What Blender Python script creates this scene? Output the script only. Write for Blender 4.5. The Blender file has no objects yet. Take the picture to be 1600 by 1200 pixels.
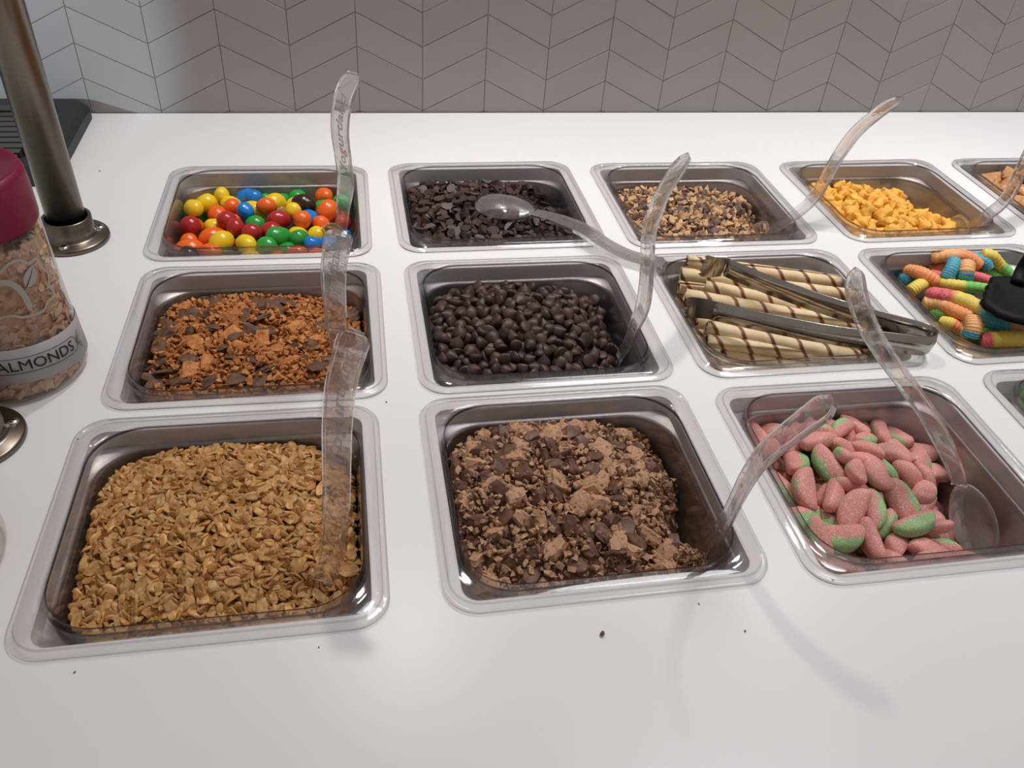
import bpy, bmesh, math, random
import numpy as np
from mathutils import Vector, Matrix, noise

# ------------------------------------------------------------------ scene, camera, light
S = bpy.context.scene
COL = S.collection
PI = math.pi
random.seed(7)
RNG = np.random.default_rng(11)

cam_data = bpy.data.cameras.new('camera')
cam_data.sensor_fit = 'HORIZONTAL'
cam_data.sensor_width = 36.0
cam_data.lens = 29.21
cam_data.clip_start = 0.01
cam = bpy.data.objects.new('camera', cam_data)
COL.objects.link(cam)
S.camera = cam
CR = Vector((0.98239414, -0.17424401, 0.06738526))
CU = Vector((0.05921592, 0.63252278, 0.77227483))
CF = Vector((0.17718698, 0.75468799, -0.63170469))
cam.matrix_world = Matrix(((CR[0], CU[0], -CF[0], 0.0), (CR[1], CU[1], -CF[1], 0.0), (CR[2], CU[2], -CF[2], 0.345), (0, 0, 0, 1)))

S.view_settings.view_transform = 'Standard'
S.view_settings.look = 'None'
S.view_settings.gamma = 1.0
S.view_settings.use_curve_mapping = False
S.view_settings.exposure = 0.0

world = bpy.data.worlds.new('room_light')
S.world = world
world.use_nodes = True
wn = world.node_tree
wn.nodes.clear()
wo = wn.nodes.new('ShaderNodeOutputWorld')
wb = wn.nodes.new('ShaderNodeBackground')
wb.inputs[0].default_value = (0.90, 0.84, 0.80, 1)
wb.inputs[1].default_value = 0.36
wn.links.new(wb.outputs[0], wo.inputs[0])


def area_light(name, loc, target, size, power, color, shape='DISK', size_y=None, spread=PI):
    d = bpy.data.lights.new(name, 'AREA')
    d.shape = shape
    d.size = size
    if size_y: d.size_y = size_y
    d.energy = power
    d.color = color
    d.spread = spread
    o = bpy.data.objects.new(name, d)
    COL.objects.link(o)
    o.location = loc
    o.rotation_euler = (Vector(target) - Vector(loc)).to_track_quat('-Z', 'Y').to_euler()
    return o


def spot_light(name, loc, target, power, color, angle, blend, radius):
    d = bpy.data.lights.new(name, 'SPOT')
    d.energy = power; d.color = color; d.spot_size = angle; d.spot_blend = blend; d.shadow_soft_size = radius
    o = bpy.data.objects.new(name, d)
    COL.objects.link(o)
    o.location = loc
    o.rotation_euler = (Vector(target) - Vector(loc)).to_track_quat('-Z', 'Y').to_euler()
    return o


# down lights above the back edge of the counter; overhead fill and wall spot are added
area_light('down_light', (0.045, 0.80, 0.86), (0.09, 0.66, 0.0), 0.055, 0.72, (1.0, 0.94, 0.89), spread=math.radians(76))
area_light('down_light', (0.69, 0.80, 0.86), (0.62, 0.65, 0.0), 0.055, 0.70, (1.0, 0.98, 0.97), spread=math.radians(76))
area_light('down_light', (1.35, 0.78, 0.86), (1.25, 0.68, 0.0), 0.055, 0.50, (0.97, 0.99, 1.0), spread=math.radians(76))
area_light('overhead_fill', (0.80, 0.62, 1.9), (0.55, 0.6, 0.0), 0.7, 15.0, (0.97, 0.98, 1.0))  # unseen fill light added overhead to even out the counter
spot_light('wall_patch_spot', (-1.0, -0.6, 0.28), (-0.47, 0.874, 0.10), 58.0, (0.70, 0.88, 1.0), math.radians(20), 0.10, 0.02)  # added low spot, aimed past the counter to make the bluish wall patch

# ------------------------------------------------------------------ helpers


def tag(o, label=None, cat=None, group=None, kind=None):
    if label: o['label'] = label
    if cat: o['category'] = cat
    if group: o['group'] = group
    if kind: o['kind'] = kind
    return o


def thing(name, loc, label, cat, group=None):
    o = bpy.data.objects.new(name, None)
    o.empty_display_size = 0.02
    COL.objects.link(o)
    o.location = loc
    return tag(o, label, cat, group)


def mesh_obj(name, verts, faces, mat, parent=None, smooth=True, loc=None):
    me = bpy.data.meshes.new(name)
    me.from_pydata([tuple(v) for v in verts], [], [tuple(f) for f in faces])
    me.update()
    if mat: me.materials.append(mat)
    if smooth: me.polygons.foreach_set('use_smooth', [True] * len(me.polygons))
    o = bpy.data.objects.new(name, me)
    COL.objects.link(o)
    if parent: o.parent = parent
    if loc: o.location = loc
    return o


def link_mesh(name, me, parent=None):
    o = bpy.data.objects.new(name, me)
    COL.objects.link(o)
    if parent: o.parent = parent
    return o


def bm_data(bm):
    bm.verts.ensure_lookup_table()
    V = np.array([v.co[:] for v in bm.verts], float)
    F = [[v.index for v in f.verts] for f in bm.faces]
    bm.free()
    return V, F


def ico(sub):
    bm = bmesh.new()
    bmesh.ops.create_icosphere(bm, subdivisions=sub, radius=1.0)
    bm.verts.index_update()
    return bm_data(bm)


def box_data(x0, x1, y0, y1, z0, z1):
    V = [(x, y, z) for x in (x0, x1) for y in (y0, y1) for z in (z0, z1)]
    F = [(0, 1, 3, 2), (4, 6, 7, 5), (0, 4, 5, 1), (2, 3, 7, 6), (0, 2, 6, 4), (1, 5, 7, 3)]
    return V, F


def lathe(profile, n=48, closed_top=False):
    V = []; F = []
    for r, z in profile:
        for k in range(n):
            a = 2 * PI * k / n
            V.append((r * math.cos(a), r * math.sin(a), z))
    for i in range(len(profile) - 1):
        for k in range(n):
            k2 = (k + 1) % n
            F.append((i * n + k, i * n + k2, (i + 1) * n + k2, (i + 1) * n + k))
    return V, F


def tube(pts, radii, n=12, caps=True, squash=1.0):
    """round tube through points"""
    P = [Vector(p) for p in pts]
    V = []; F = []
    prev = None
    for i, p in enumerate(P):
        t = (P[min(i + 1, len(P) - 1)] - P[max(i - 1, 0)]).normalized()
        if prev is None:
            a = Vector((0, 0, 1)) if abs(t.z) < 0.9 else Vector((1, 0, 0))
        else:
            a = prev
        s = t.cross(a).normalized(); u = s.cross(t).normalized(); prev = u
        r = radii[i] if hasattr(radii, '__len__') else radii
        for k in range(n):
            q = 2 * PI * k / n
            V.append(tuple(p + s * (r * math.cos(q)) + u * (r * squash * math.sin(q))))
    for i in range(len(P) - 1):
        for k in range(n):
            k2 = (k + 1) % n
            F.append((i * n + k, i * n + k2, (i + 1) * n + k2, (i + 1) * n + k))
    if caps:
        F.append(tuple(range(n))[::-1]); F.append(tuple(range((len(P) - 1) * n, len(P) * n)))
    return V, F


def spline(pts, n):
    """Catmull-Rom through the points, n samples"""
    P = np.array(pts, float)
    Q = np.vstack([2 * P[0] - P[1], P, 2 * P[-1] - P[-2]])
    out = []
    m = len(P) - 1
    for s in np.linspace(0, m, n):
        i = min(int(s), m - 1); t = s - i
        p0, p1, p2, p3 = Q[i], Q[i + 1], Q[i + 2], Q[i + 3]
        out.append(0.5 * ((2 * p1) + (-p0 + p2) * t + (2 * p0 - 5 * p1 + 4 * p2 - p3) * t * t + (-p0 + 3 * p1 - 3 * p2 + p3) * t ** 3))
    return np.array(out)


def hull(points):
    bm = bmesh.new()
    for p in points: bm.verts.new(p)
    bmesh.ops.convex_hull(bm, input=bm.verts)
    loose = [v for v in bm.verts if not v.link_faces]
    bmesh.ops.delete(bm, geom=loose, context='VERTS')
    bm.verts.index_update()
    return bm_data(bm)


# ------------------------------------------------------------------ materials

def new_mat(name):
    m = bpy.data.materials.new(name)
    m.use_nodes = True
    nt = m.node_tree
    nt.nodes.clear()
    out = nt.nodes.new('ShaderNodeOutputMaterial')
    return m, nt, out


def N(nt, kind, **kw):
    n = nt.nodes.new(kind)
    for k, v in kw.items(): setattr(n, k, v)
    return n


def ramp(nt, src, stops, interp='LINEAR'):
    r = nt.nodes.new('ShaderNodeValToRGB')
    r.color_ramp.interpolation = interp
    els = r.color_ramp.elements
    els[0].position, els[0].color = stops[0][0], (*stops[0][1], 1)
    els[1].position, els[1].color = stops[-1][0], (*stops[-1][1], 1)
    for p, c in stops[1:-1]:
        e = els.new(p); e.color = (*c, 1)
    if src is not None: nt.links.new(src, r.inputs[0])
    return r


def solid(name, color, rough=0.5, spec=0.5, metal=0.0, vary=None, scale=100.0, bump=0.0, bscale=400.0, sss=0.0, coat=0.0, rand=0.0, detail=3.0, bdist=0.0006):
    """principled material with procedural colour variation and fine relief"""
    m, nt, out = new_mat(name)
    b = N(nt, 'ShaderNodeBsdfPrincipled')
    b.inputs['Roughness'].default_value = rough
    b.inputs['Specular IOR Level'].default_value = spec
    b.inputs['Metallic'].default_value = metal
    b.inputs['Base Color'].default_value = (*color, 1)
    if coat: b.inputs['Coat Weight'].default_value = coat; b.inputs['Coat Roughness'].default_value = 0.15
    if sss:
        b.inputs['Subsurface Weight'].default_value = sss
        b.inputs['Subsurface Scale'].default_value = 0.004
    tc = N(nt, 'ShaderNodeTexCoord')
    colsock = None
    if vary is not None:
        nz = N(nt, 'ShaderNodeTexNoise'); nz.inputs['Scale'].default_value = scale; nz.inputs['Detail'].default_value = detail
        nt.links.new(tc.outputs['Object'], nz.inputs['Vector'])
        r = ramp(nt, nz.outputs[0], [(0.3, color)] + ([] if len(vary) != 2 else [(0.52, vary[0])]) + [(0.72, vary[-1])])
        colsock = r.outputs[0]
    if rand:
        oi = N(nt, 'ShaderNodeObjectInfo')
        hs = N(nt, 'ShaderNodeHueSaturation')
        mr = N(nt, 'ShaderNodeMapRange'); mr.inputs[3].default_value = 1 - rand; mr.inputs[4].default_value = 1 + rand
        nt.links.new(oi.outputs['Random'], mr.inputs[0])
        nt.links.new(mr.outputs[0], hs.inputs['Value'])
        if colsock: nt.links.new(colsock, hs.inputs['Color'])
        else: hs.inputs['Color'].default_value = (*color, 1)
        colsock = hs.outputs[0]
    if colsock: nt.links.new(colsock, b.inputs['Base Color'])
    if bump:
        nb = N(nt, 'ShaderNodeTexNoise'); nb.inputs['Scale'].default_value = bscale; nb.inputs['Detail'].default_value = 4
        nt.links.new(tc.outputs['Object'], nb.inputs['Vector'])
        bp = N(nt, 'ShaderNodeBump'); bp.inputs['Strength'].default_value = bump; bp.inputs['Distance'].default_value = bdist
        nt.links.new(nb.outputs[0], bp.inputs['Height'])
        nt.links.new(bp.outputs[0], b.inputs['Normal'])
    nt.links.new(b.outputs[0], out.inputs[0])
    return m


def clear_plastic(name, tint=(0.97, 0.97, 0.97), edge=(0.45, 0.44, 0.45), ior=1.55, rough=0.04, milky=0.0, gloss=1.0, edge_pow=0.25, bump=0.0, solid_share=0.0):
    """thin-walled clear plastic: see-through face on, darker and shinier at grazing view"""
    m, nt, out = new_mat(name)
    lw = N(nt, 'ShaderNodeLayerWeight'); lw.inputs['Blend'].default_value = 0.5
    r = ramp(nt, lw.outputs['Facing'], [(0.0, tint), (0.62, tuple(0.96 * a + 0.04 * b for a, b in zip(tint, edge))), (1.0, edge)])
    tr = N(nt, 'ShaderNodeBsdfTransparent')
    nt.links.new(r.outputs[0], tr.inputs[0])
    gl = N(nt, 'ShaderNodeBsdfGlossy'); gl.inputs['Roughness'].default_value = rough; gl.inputs['Color'].default_value = (gloss, gloss, gloss, 1)
    f0 = ((ior - 1) / (ior + 1)) ** 2
    pw = N(nt, 'ShaderNodeMath', operation='POWER'); pw.inputs[1].default_value = 5.0; nt.links.new(lw.outputs['Facing'], pw.inputs[0])
    fr = N(nt, 'ShaderNodeMath', operation='MULTIPLY_ADD'); fr.inputs[1].default_value = 1 - f0; fr.inputs[2].default_value = f0; nt.links.new(pw.outputs[0], fr.inputs[0])
    if bump:
        tc = N(nt, 'ShaderNodeTexCoord')
        nb = N(nt, 'ShaderNodeTexNoise'); nb.inputs['Scale'].default_value = 90; nb.inputs['Detail'].default_value = 2
        nt.links.new(tc.outputs['Object'], nb.inputs['Vector'])
        bp = N(nt, 'ShaderNodeBump'); bp.inputs['Strength'].default_value = bump; bp.inputs['Distance'].default_value = 0.002
        nt.links.new(nb.outputs[0], bp.inputs['Height'])
        nt.links.new(bp.outputs[0], gl.inputs['Normal']); nt.links.new(bp.outputs[0], lw.inputs['Normal'])
    mx = N(nt, 'ShaderNodeMixShader')
    nt.links.new(fr.outputs[0], mx.inputs[0]); nt.links.new(tr.outputs[0], mx.inputs[1]); nt.links.new(gl.outputs[0], mx.inputs[2])
    last = mx
    if solid_share:
        gs = N(nt, 'ShaderNodeBsdfGlass'); gs.inputs['IOR'].default_value = ior; gs.inputs['Roughness'].default_value = 0.0; gs.inputs['Color'].default_value = (*tint, 1)
        if bump: nt.links.new(bp.outputs[0], gs.inputs['Normal'])
        m3 = N(nt, 'ShaderNodeMixShader'); m3.inputs[0].default_value = solid_share
        nt.links.new(mx.outputs[0], m3.inputs[1]); nt.links.new(gs.outputs[0], m3.inputs[2])
        mx = m3; last = m3
    if milky:
        df = N(nt, 'ShaderNodeBsdfDiffuse'); df.inputs[0].default_value = (0.8, 0.8, 0.8, 1)
        tl = N(nt, 'ShaderNodeBsdfTranslucent'); tl.inputs[0].default_value = (0.8, 0.8, 0.8, 1)
        ms = N(nt, 'ShaderNodeMixShader'); ms.inputs[0].default_value = 0.5
        nt.links.new(df.outputs[0], ms.inputs[1]); nt.links.new(tl.outputs[0], ms.inputs[2])
        m2 = N(nt, 'ShaderNodeMixShader'); m2.inputs[0].default_value = milky
        nt.links.new(mx.outputs[0], m2.inputs[1]); nt.links.new(ms.outputs[0], m2.inputs[2])
        last = m2
    nt.links.new(last.outputs[0], out.inputs[0])
    return m


def brushed_metal(name, color, rough, aniso_scale=(3, 3, 600), bump=0.1):
    m, nt, out = new_mat(name)
    b = N(nt, 'ShaderNodeBsdfPrincipled')
    b.inputs['Metallic'].default_value = 1.0
    tc = N(nt, 'ShaderNodeTexCoord'); mp = N(nt, 'ShaderNodeMapping'); mp.inputs['Scale'].default_value = aniso_scale
    nz = N(nt, 'ShaderNodeTexNoise'); nz.inputs['Scale'].default_value = 1.0; nz.inputs['Detail'].default_value = 3
    nt.links.new(tc.outputs['Object'], mp.inputs[0]); nt.links.new(mp.outputs[0], nz.inputs['Vector'])
    r = ramp(nt, nz.outputs[0], [(0.3, tuple(c * 0.85 for c in color)), (0.7, color)])
    nt.links.new(r.outputs[0], b.inputs['Base Color'])
    mr = N(nt, 'ShaderNodeMapRange'); mr.inputs[3].default_value = rough * 0.75; mr.inputs[4].default_value = rough * 1.3
    nt.links.new(nz.outputs[0], mr.inputs[0]); nt.links.new(mr.outputs[0], b.inputs['Roughness'])
    bp = N(nt, 'ShaderNodeBump'); bp.inputs['Strength'].default_value = bump; bp.inputs['Distance'].default_value = 0.0004
    nt.links.new(nz.outputs[0], bp.inputs['Height']); nt.links.new(bp.outputs[0], b.inputs['Normal'])
    nt.links.new(b.outputs[0], out.inputs[0])
    return m


M = {}
M['laminate'] = solid('white_laminate', (0.80, 0.79, 0.785), 0.30, 0.30, vary=[(0.815, 0.805, 0.80)], scale=6, bump=0.05, bscale=900, bdist=0.0002)
M['tile'] = solid('grey_satin_tile', (0.33, 0.305, 0.30), 0.42, 0.4, vary=[(0.35, 0.325, 0.32)], scale=9, rand=0.03)
M['grout'] = solid('tile_grout', (0.21, 0.195, 0.19), 0.9, 0.1)
M['plaster'] = solid('plain_floor', (0.25, 0.24, 0.23), 0.7, 0.3, vary=[(0.3, 0.29, 0.28)], scale=3)
M['steel'] = brushed_metal('stainless_steel', (0.45, 0.425, 0.425), 0.36, (40, 40, 300), 0.08)
M['nickel'] = brushed_metal('brushed_nickel', (0.21, 0.18, 0.15), 0.30, (2, 2, 500), 0.06)
M['tongs'] = brushed_metal('polished_steel', (0.42, 0.39, 0.35), 0.16, (60, 60, 60), 0.05)
M['pan'] = clear_plastic('clear_polycarbonate_pan', (1.0, 0.995, 0.995), (0.10, 0.09, 0.10), 1.52, 0.05, milky=0.008, solid_share=0.14, edge_pow=0.45)
M['spoon'] = clear_plastic('clear_plastic_spoon', (0.985, 0.975, 0.975), (0.42, 0.39, 0.39), 1.55, 0.06, milky=0.03, solid_share=0.7, edge_pow=0.5, bump=0.08)
M['jar'] = clear_plastic('clear_jar_plastic', (0.96, 0.94, 0.93), (0.5, 0.48, 0.46), 1.45, 0.08, milky=0.06, edge_pow=0.4)
M['lid'] = solid('magenta_plastic', (0.20, 0.006, 0.040), 0.42, 0.4, bump=0.04, bscale=200)
M['label'] = solid('silver_grey_label', (0.36, 0.34, 0.34), 0.45, 0.4, vary=[(0.39, 0.37, 0.37)], scale=20)
M['print_white'] = solid('white_print', (0.42, 0.39, 0.37), 0.5, 0.4)
M['print_black'] = solid('black_print', (0.012, 0.012, 0.012), 0.5, 0.3)
M['black'] = solid('black_silicone', (0.004, 0.004, 0.004), 0.6, 0.2, bump=0.05, bscale=500)
M['tray'] = solid('black_rubber_tray', (0.012, 0.014, 0.013), 0.5, 0.5, bump=0.15, bscale=900)
M['tray_in'] = solid('brown_tray_grille', (0.06, 0.048, 0.04), 0.35, 0.5)
M['screw'] = brushed_metal('screw_steel', (0.6, 0.58, 0.54), 0.25, (100, 100, 100), 0.05)

# ------------------------------------------------------------------ the setting
WALL_Y = 0.8738
J0, JW, PITCH, ZN = -0.2502, 0.06625, 0.0331, 0.0020


def tile_mesh(direction):
    """one chevron tile: parallelogram, joint 0.8 mm, bevelled face; origin at its lower left corner"""
    g = 0.0002; d = 0.0022; b = 0.0004
    s = PITCH * direction
    def ring(inset, y):
        x0, x1 = inset, JW - inset
        k = inset * 1.12
        return [(x0, y, s * x0 / JW + k), (x1, y, s * x1 / JW + k), (x1, y, s * x1 / JW + PITCH - k), (x0, y, s * x0 / JW + PITCH - k)]
    V = ring(g, 0.0) + ring(g, -(d - b)) + ring(g + b, -d)
    F = []
    for a in (0, 4):
        for k in range(4):
            F.append((a + k, a + (k + 1) % 4, a + 4 + (k + 1) % 4, a + 4 + k))
    F.append((8, 9, 10, 11)); F.append((3, 2, 1, 0))
    me = bpy.data.meshes.new('tile'); me.from_pydata(V, [], F); me.update(); me.materials.append(M['tile'])
    return me


V, F = box_data(-1.6, 2.6, WALL_Y + 0.0020, WALL_Y + 0.08, -0.95, 1.3)
wall = tag(mesh_obj('wall_back', V, F, M['grout'], smooth=False), kind='structure')
t_up, t_dn = tile_mesh(1), tile_mesh(-1)
stuff_v = []; stuff_f = []
for i in range(-17, 40):
    even = (i % 2 == 0)          # even joints are peaks, odd joints are troughs
    me = t_dn if even else t_up
    base = ZN if even else ZN - PITCH
    for k in range(-1, 30):
        x = J0 + JW * i; z = base + PITCH * k
        if -4 <= i <= 24 and -1 <= k <= 8:
            o = link_mesh('tile', me, wall)
            o.location = (x, WALL_Y + 0.003 + random.uniform(-0.0001, 0.0001), z)
            o.rotation_euler = (random.uniform(-1, 1) * 0.0025, 0, random.uniform(-1, 1) * 0.0025)
        else:
            n = len(stuff_v)
            for v in me.vertices: stuff_v.append((v.co.x + x, v.co.y + WALL_Y + 0.003, v.co.z + z))
            for p in me.polygons: stuff_f.append([n + q for q in p.vertices])
o = mesh_obj('tile_field', stuff_v, stuff_f, M['tile'], wall, smooth=False)
tag(o, kind='stuff')
V, F = box_data(-1.6, 2.6, -1.6, WALL_Y + 0.08, -0.99, -0.95)
tag(mesh_obj('floor', V, F, M['plaster'], smooth=False), kind='structure')

# ------------------------------------------------------------------ pans: centre x, centre y, rotation (degrees)
PANS = {
    'A1': (-0.0790, 0.3182, -0.65), 'A2': (-0.0693, 0.4876, -1.05), 'A3': (-0.0715, 0.6601, -0.81),
    'B1': (0.1204, 0.3186, -0.15), 'B2': (0.1237, 0.4856, -0.03), 'B3': (0.1226, 0.6626, 0.44),
    'C1': (0.3127, 0.3110, -0.52), 'C2': (0.3154, 0.4841, 0.0), 'C3': (0.3155, 0.6569, -0.11),
    'D1': (0.5110, 0.3099, -1.31), 'D2': (0.5076, 0.4818, 0.0), 'D3': (0.5143, 0.6566, 0.93),
    'E3': (0.7104, 0.6571, -0.4)}


def rrect(hx, hy, r, n=8):
    out = []
    for cx_, cy_, a0 in ((hx - r, hy - r, 0), (-hx + r, hy - r, 90), (-hx + r, -hy + r, 180), (hx - r, -hy + r, 270)):
        for k in range(n + 1):
            a = math.radians(a0 + 90 * k / n)
            out.append((cx_ + r * math.cos(a), cy_ + r * math.sin(a)))
    return out


def rings_mesh(rings, cap_end=True, cap_start=False, n=8):
    V = []; F = []
    m = 4 * (n + 1)
    for hx, hy, r, z in rings:
        V += [(x, y, z) for x, y in rrect(hx, hy, r, n)]
    for i in range(len(rings) - 1):
        for k in range(m):
            k2 = (k + 1) % m
            F.append((i * m + k, i * m + k2, (i + 1) * m + k2, (i + 1) * m + k))
    if cap_end: F.append(tuple(range((len(rings) - 1) * m, len(rings) * m)))
    if cap_start: F.append(tuple(range(m))[::-1])
    return V, F


# worktop slab with a cut-out for each pan (one filled curve)
def worktop_mesh():
    cu = bpy.data.curves.new('worktop_outline', 'CURVE')
    cu.dimensions = '2D'; cu.fill_mode = 'BOTH'; cu.extrude = 0.006
    def add(points):
        sp = cu.splines.new('POLY'); sp.points.add(len(points) - 1)
        for p, q in zip(sp.points, points): p.co = (q[0], q[1], 0, 1)
        sp.use_cyclic_u = True
    add([(-1.1, 0.02), (1.9, 0.02), (1.9, WALL_Y - 0.0005), (-1.1, WALL_Y - 0.0005)])
    for cx_, cy_, _ in PANS.values():
        add([(cx_ + x, cy_ + y) for x, y in rrect(0.0775, 0.0725, 0.009, 6)])
    ob = bpy.data.objects.new('tmp', cu); COL.objects.link(ob)
    dg = bpy.context.evaluated_depsgraph_get()
    me = bpy.data.meshes.new_from_object(ob.evaluated_get(dg))
    bpy.data.objects.remove(ob)
    for v in me.vertices: v.co.z -= 0.006
    me.materials.clear(); me.materials.append(M['laminate'])
    return me


counter = thing('counter', (0.4, 0.45, -0.016), 'long white laminate counter with rows of cut-outs holding the clear pans', 'counter')
w = link_mesh('worktop', worktop_mesh(), counter); w.location = (-0.4, -0.45, 0.016)
# front apron and rear support under the worktop
V, F = box_data(-1.1, 1.9, 0.02, 0.045, -0.95, -0.0122)
o = mesh_obj('front_panel', V, F, M['laminate'], counter, smooth=False); o.location = (-0.4, -0.45, 0.016)

well_rings = [(0.084, 0.079, 0.012, -0.0122), (0.0762, 0.0702, 0.029, -0.0122), (0.0752, 0.0692, 0.028, -0.0135), (0.0745, 0.0685, 0.027, -0.115)]
wv, wf = rings_mesh(well_rings)
well_me = None
pan_rings = [  # outer skin upward, over the rim, inner skin down; the opening stands 5 mm proud of the counter
    (0.0675, 0.0615, 0.022, -0.1015), (0.0732, 0.0669, 0.0265, -0.0140), (0.0757, 0.0695, 0.0275, -0.0010), (0.0768, 0.0706, 0.0285, 0.0028),
    (0.0790, 0.0729, 0.024, 0.0034), (0.0828, 0.0767, 0.0185, 0.0026), (0.0846, 0.0785, 0.0180, 0.0004), (0.0871, 0.0810, 0.0180, 0.0004), (0.0871, 0.0810, 0.0180, 0.0016),
    (0.0864, 0.0803, 0.0175, 0.0026), (0.0850, 0.0789, 0.0165, 0.0029), (0.0840, 0.0779, 0.0160, 0.0033), (0.0833, 0.0772, 0.0158, 0.0044), (0.0810, 0.0749, 0.0165, 0.0050),
    (0.0780, 0.0719, 0.0230, 0.0055), (0.0760, 0.0699, 0.0285, 0.0057), (0.0752, 0.0691, 0.0284, 0.0055), (0.0748, 0.0687, 0.0282, 0.0048), (0.0745, 0.0684, 0.0280, 0.0034), (0.0738, 0.0677, 0.0277, 0.0000),
    (0.0722, 0.0660, 0.0270, -0.0150), (0.0652, 0.0592, 0.0210, -0.0990)]
pv, pf = rings_mesh(pan_rings, cap_end=True, cap_start=True)
pan_label = {
    'A1': ('toasted oat granola', 'front row'), 'A2': ('crushed orange peanut butter crunch candy', 'middle row'), 'A3': ('bright candy-shelled peanuts', 'back row'),
    'B1': ('chopped chocolate wafer bar pieces', 'front row'), 'B2': ('dark chocolate chips', 'middle row'), 'B3': ('dark chocolate chunks', 'back row'),
    'C1': ('pink and green sugared gummy slices', 'front row'), 'C2': ('striped rolled wafers and steel tongs', 'middle row'), 'C3': ('chopped toffee and chocolate bits', 'back row'),
    'D1': ('green gummies at the right edge', 'front row'), 'D2': ('bright sugared gummy worms', 'middle row'), 'D3': ('yellow cereal squares', 'back row'),
    'E3': ('cinnamon cereal at the right edge', 'back row')}
M['pan_edge'] = clear_plastic('pan_opening_edge', (0.22, 0.20, 0.21), (0.05, 0.045, 0.05), 1.5, 0.05)  # dark tint stands in for internal reflection along the opening's edge
M['pan_wall'] = clear_plastic('pan_side_wall', (0.76, 0.74, 0.75), (0.20, 0.19, 0.20), 1.5, 0.05, milky=0.04)  # darker tint stands in for refraction dimming the contents behind the rim
M['pan_lip'] = clear_plastic('pan_outer_lip', (0.78, 0.77, 0.77), (0.20, 0.19, 0.20), 1.5, 0.05)  # grey tint draws the line that bent light leaves along the lip
pan_me = None
for key, (cx_, cy_, rot) in PANS.items():
    if well_me is None:
        o = mesh_obj('steel_well', wv, wf, M['steel'], counter); well_me = o.data
        p_ = mesh_obj('clear_pan', pv, pf, M['pan']); pan_me = p_.data
        pan_me.materials.append(M['pan_edge']); pan_me.materials.append(M['pan_lip']); pan_me.materials.append(M['pan_wall'])
        mi = []
        for q_ in range(len(pf)):
            ring_ = q_ // 36
            mi.append(1 if ring_ == 17 else (2 if ring_ in (7, 11, 16) else (3 if ring_ in (1, 2) else 0)))
        pan_me.polygons.foreach_set('material_index', mi)
    else:
        o = link_mesh('steel_well', well_me, counter)
        p_ = link_mesh('clear_pan', pan_me)
    o.location = (cx_ - 0.4, cy_ - 0.45, 0.016)
    if key == 'A1': o['label'] = 'stainless steel well under a pan'
    p_.location = (cx_, cy_, 0.0003); p_.rotation_euler = (0, 0, math.radians(rot))
    what, row = pan_label[key]
    tag(p_, 'clear plastic food pan in the %s holding %s' % (row, what), 'food pan', 'clear pans set into the counter')

# ------------------------------------------------------------------ heaps


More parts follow.
